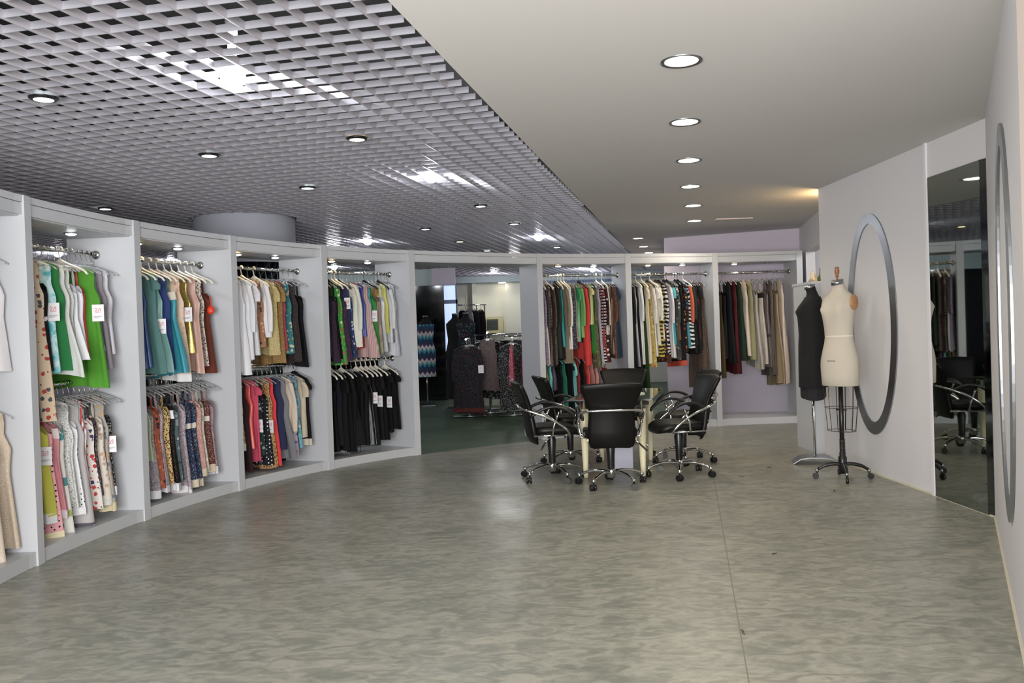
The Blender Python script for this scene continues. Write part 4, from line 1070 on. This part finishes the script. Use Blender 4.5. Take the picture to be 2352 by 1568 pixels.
# ------------------------------------------------------------------ office chairs
def make_chair():
    root = empty('office_chair', (0, 0, 0))
    # base: five arms
    mb = MB()
    for k in range(5):
        a = math.radians(90 + 72 * k); c, s_ = math.cos(a), math.sin(a)
        mb.tube(cr([(.02 * c, .02 * s_, .118), (.12 * c, .12 * s_, .128), (.22 * c, .22 * s_, .112), (.285 * c, .285 * s_, .086)], 4), [.019, .019, .018, .018, .017, .016, .016, .015, .014, .013, .013, .013, .012], 8, flat=.8)
    mb.lathe([(.035, .07), (.038, .14), (.03, .15)], (0, 0, 0), 18); mb.make('star_base', M_CHROME, root)
    for k in range(5):
        a = math.radians(90 + 72 * k); c, s_ = math.cos(a), math.sin(a)
        st_ = MB().lathe([(.017, .098), (.019, .07), (.008, .066), (.008, .05)], (.29 * c, .29 * s_, 0), 12).make('caster', M_CHROME, root)
        b2_ = a + .9; c2, s2 = math.cos(b2_), math.sin(b2_); wc = Vector((.30 * c, .30 * s_, .028))
        m2 = MB()
        for d in (-.015, .015):
            q = wc + Vector((-s2, c2, 0)) * d; m2.tube([(q.x + s2 * .009, q.y - c2 * .009, .028), (q.x - s2 * .009, q.y + c2 * .009, .028)], .028, 16)
        m2.tube([(wc.x + s2 * .02, wc.y - c2 * .02, .034), (wc.x - s2 * .02, wc.y + c2 * .02, .034)], .02, 10); m2.make('wheel', M_BLKPL, st_)
    MB().lathe([(.018, .05), (.018, .08), (.03, .1), (.034, .26), (.042, .36), (.03, .40), (.03, .425)], (0, 0, 0), 18).make('gas_column', M_BLKPL, root)
    # seat: rounded cushion
    rr = []
    for z, g_ in ((.435, .93), (.44, .98), (.462, 1.0), (.487, .985), (.497, .93), (.500, .7), (.498, .3), (.498, .02)):
        ring = []
        for k in range(36):
            a = 2 * PI * k / 36; c, s_ = math.cos(a), math.sin(a); e = .5
            x = .235 * math.copysign(abs(c) ** e, c) * g_; y = .225 * math.copysign(abs(s_) ** e, s_) * g_ + .03
            ring.append((x, y, z - .035 * smooth(.12, .27, y) + .008 * (abs(x) / .235) ** 2))
        rr.append(ring)
    MB().quad_strip(rr, True, True).make('seat', M_BLACK, root)
    MB().box(-.09, .09, -.12, .12, .405, .437).make('seat_plate', M_BLKPL, root)
    # backrest: curved padded shell, wide at the top
    prof = [(.355, -.195, .150), (.37, -.20, .185), (.42, -.215, .20), (.50, -.228, .203), (.58, -.24, .198), (.66, -.255, .190), (.72, -.272, .198), (.80, -.30, .232), (.87, -.33, .258), (.905, -.347, .262), (.918, -.353, .24)]
    rr = []
    for z, y, hw_ in prof:
        ring = []; N_ = 14; th = .020 if .37 < z < .91 else .008
        for k in range(N_ + 1):
            u = -1 + 2 * k / N_; ring.append((u * hw_, y + .045 * u * u - th, z - .012 * u * u))
        for k in range(N_ + 1):
            u = 1 - 2 * k / N_; ring.append((u * hw_, y + .045 * u * u + th, z - .012 * u * u))
        rr.append(ring)
    MB().quad_strip(rr, True, True).make('backrest', M_BLACK, root)
    # chrome frame: bar round the back, down the sides, under the seat
    half = [(0, -.312, .685), (.12, -.308, .684), (.20, -.29, .68), (.252, -.25, .665), (.272, -.18, .64), (.278, -.05, .585), (.276, .06, .515), (.262, .12, .455), (.225, .12, .425)]
    full = [(-x, y, z) for x, y, z in half[::-1]] + half[1:]
    fr = MB().tube(cr(full, 4), .0115, 10); fr.tube([(-.225, .12, .425), (.225, .12, .425)], .0115, 8)
    for sx in (-1, 1): fr.tube([(sx * .2, -.19, .425), (sx * .2, .12, .425)], .011, 8); fr.tube([(sx * .2, -.02, .425), (sx * .255, -.03, .43), (sx * .272, -.015, .52), (sx * .272, .035, .645)], .010, 8)
    fr.make('tube_frame', M_CHROME, root)
    for sx in (-1, 1):
        pts = cr([(sx * .245, -.225, .60), (sx * .262, -.12, .665), (sx * .27, -.02, .688), (sx * .272, .07, .672), (sx * .27, .15, .62), (sx * .268, .18, .575)], 5)
        MB().tube(pts, [.012] + [.019] * (len(pts) - 3) + [.016, .01], 10, flat=.75).make('armrest', M_BLKPL, root)
    lv = MB().tube([(.1, -.02, .415), (.2, -.05, .405), (.24, -.09, .375)], .005, 6).make('height_lever', M_CHROME, root)
    MB().tube([(.24, -.09, .375), (.275, -.12, .34), (.30, -.14, .315)], [.006, .009, .007], 8).make('lever_grip', M_BLKPL, lv)
    return root
chair0 = make_chair(); regkids(chair0)
CH = [((.83, 7.40), math.radians(-2), 'black leather office chair in front of the table, back to the camera'),
      ((.335, 7.82), math.radians(-84), 'black office chair at the near left corner of the table'),
      ((.56, 8.62), math.radians(-78), 'black office chair at the far left of the table'),
      ((1.50, 7.77), math.radians(97), 'black office chair at the near right corner of the table'),
      ((1.70, 8.56), math.radians(100), 'black office chair at the far right of the table'),
      ((1.19, 9.15), math.radians(172), 'black office chair behind the table, facing the camera')]
for k, ((x, y), rz, lab) in enumerate(CH):
    o = chair0 if k == 0 else copy_tree(chair0)
    o.location = (x, y, 0); o.rotation_euler = (0, 0, rz); tag(o, lab, 'chair', 'black office chairs round the table')

# ------------------------------------------------------------------ table
TYAW = -math.atan2(.252, .965); tb = tag(empty('glass_table', (1.019, 8.244, 0), TYAW), 'glass topped table with four tapered cream legs', 'table')
def tl(x, y):
    dx, dy = x - 1.019, y - 8.244; c, s_ = math.cos(-TYAW), math.sin(-TYAW); return (dx * c - dy * s_, dx * s_ + dy * c)
for x, y in ((.641, 7.806), (1.156, 7.706), (1.386, 8.692), (.893, 8.771)):
    lx, ly = tl(x, y)
    lg = MB().lathe([(.017, 0), (.022, .02), (.036, .38), (.043, .62), (.040, .635), (.0, .636)], (lx, ly, 0), 22).make('leg', M_CREAM, tb)
    MB().lathe([(.016, .634), (.016, .70), (.03, .705), (.032, .722)], (lx, ly, 0), 16).make('chrome_collar', M_CHROME, lg)
MB().box(-.38, .38, -.66, .66, .723, .733).make('glass_top', mat('table_glass', '#a9bdb4', .03, 0, trans=.85, ior=1.45), tb)
MB().box(-.384, .384, -.664, -.66, .722, .734).box(-.384, .384, .66, .664, .722, .734).box(-.384, -.38, -.66, .66, .722, .734).box(.38, .384, -.66, .66, .722, .734).make('glass_edge', mat('dark_glass_edge', '#0f1a18', .2), tb)
MB().box(-.22, .22, -.5, .5, .64, .648).make('lower_shelf', mat('shelf_glass', '#8a988f', .1), tb)
tag(MB().box(-.11, .11, -.15, .15, 0, .012).make('paper_sheets', mat('paper', '#d8d8c4', .8), None, (1.10, 8.22, .733), .35), 'loose pale paper sheets on the glass table', 'paper')
tag(MB().box(-.13, .13, -.09, .09, 0, .03).make('black_folder', mat('folder', '#17181c', .5), None, (1.12, 7.98, .648), .1), 'flat black folder on the shelf under the glass', 'folder')
bx = tag(MB().box(-.1, .1, -.12, .12, 0, .33).make('storage_box', mat('pale_box', '#c4c4d4', .6), None, (1.04, 8.38, 0), .02), 'pale lilac box standing on the floor under the table', 'box')
MB().box(-.103, .103, -.123, .123, .33, .345).make('lid', mat('pale_box', '#c4c4d4', .6), bx)
# floor scraps
for k, (x, y) in enumerate([(1704, 1094), (1768, 1074), (1779, 1272), (1917, 1127), (1707, 1452)]):
    p = at(x, y, 0)
    o = MB().tube([(-.03, 0, .003), (-.01, .006, .004), (.012, -.004, .003), (.03, .004, .003)], [.002, .004, .003, .001], 5).make('thread_scrap', mat('scrap', '#4c4438', .8), None, (p.x, p.y, 0), k * .4)
    tag(o, ['tiny dark thread scrap on the floor right of the chairs', 'thin dark scrap on the floor before the black dress form', 'small brown speck on the open floor below the ring', 'dark thread scrap at the wheels of the cream dress form', 'small dark speck on the floor near the bottom seam'][k], 'thread scrap')
# ------------------------------------------------------------------ finish
bpy.context.view_layer.update()
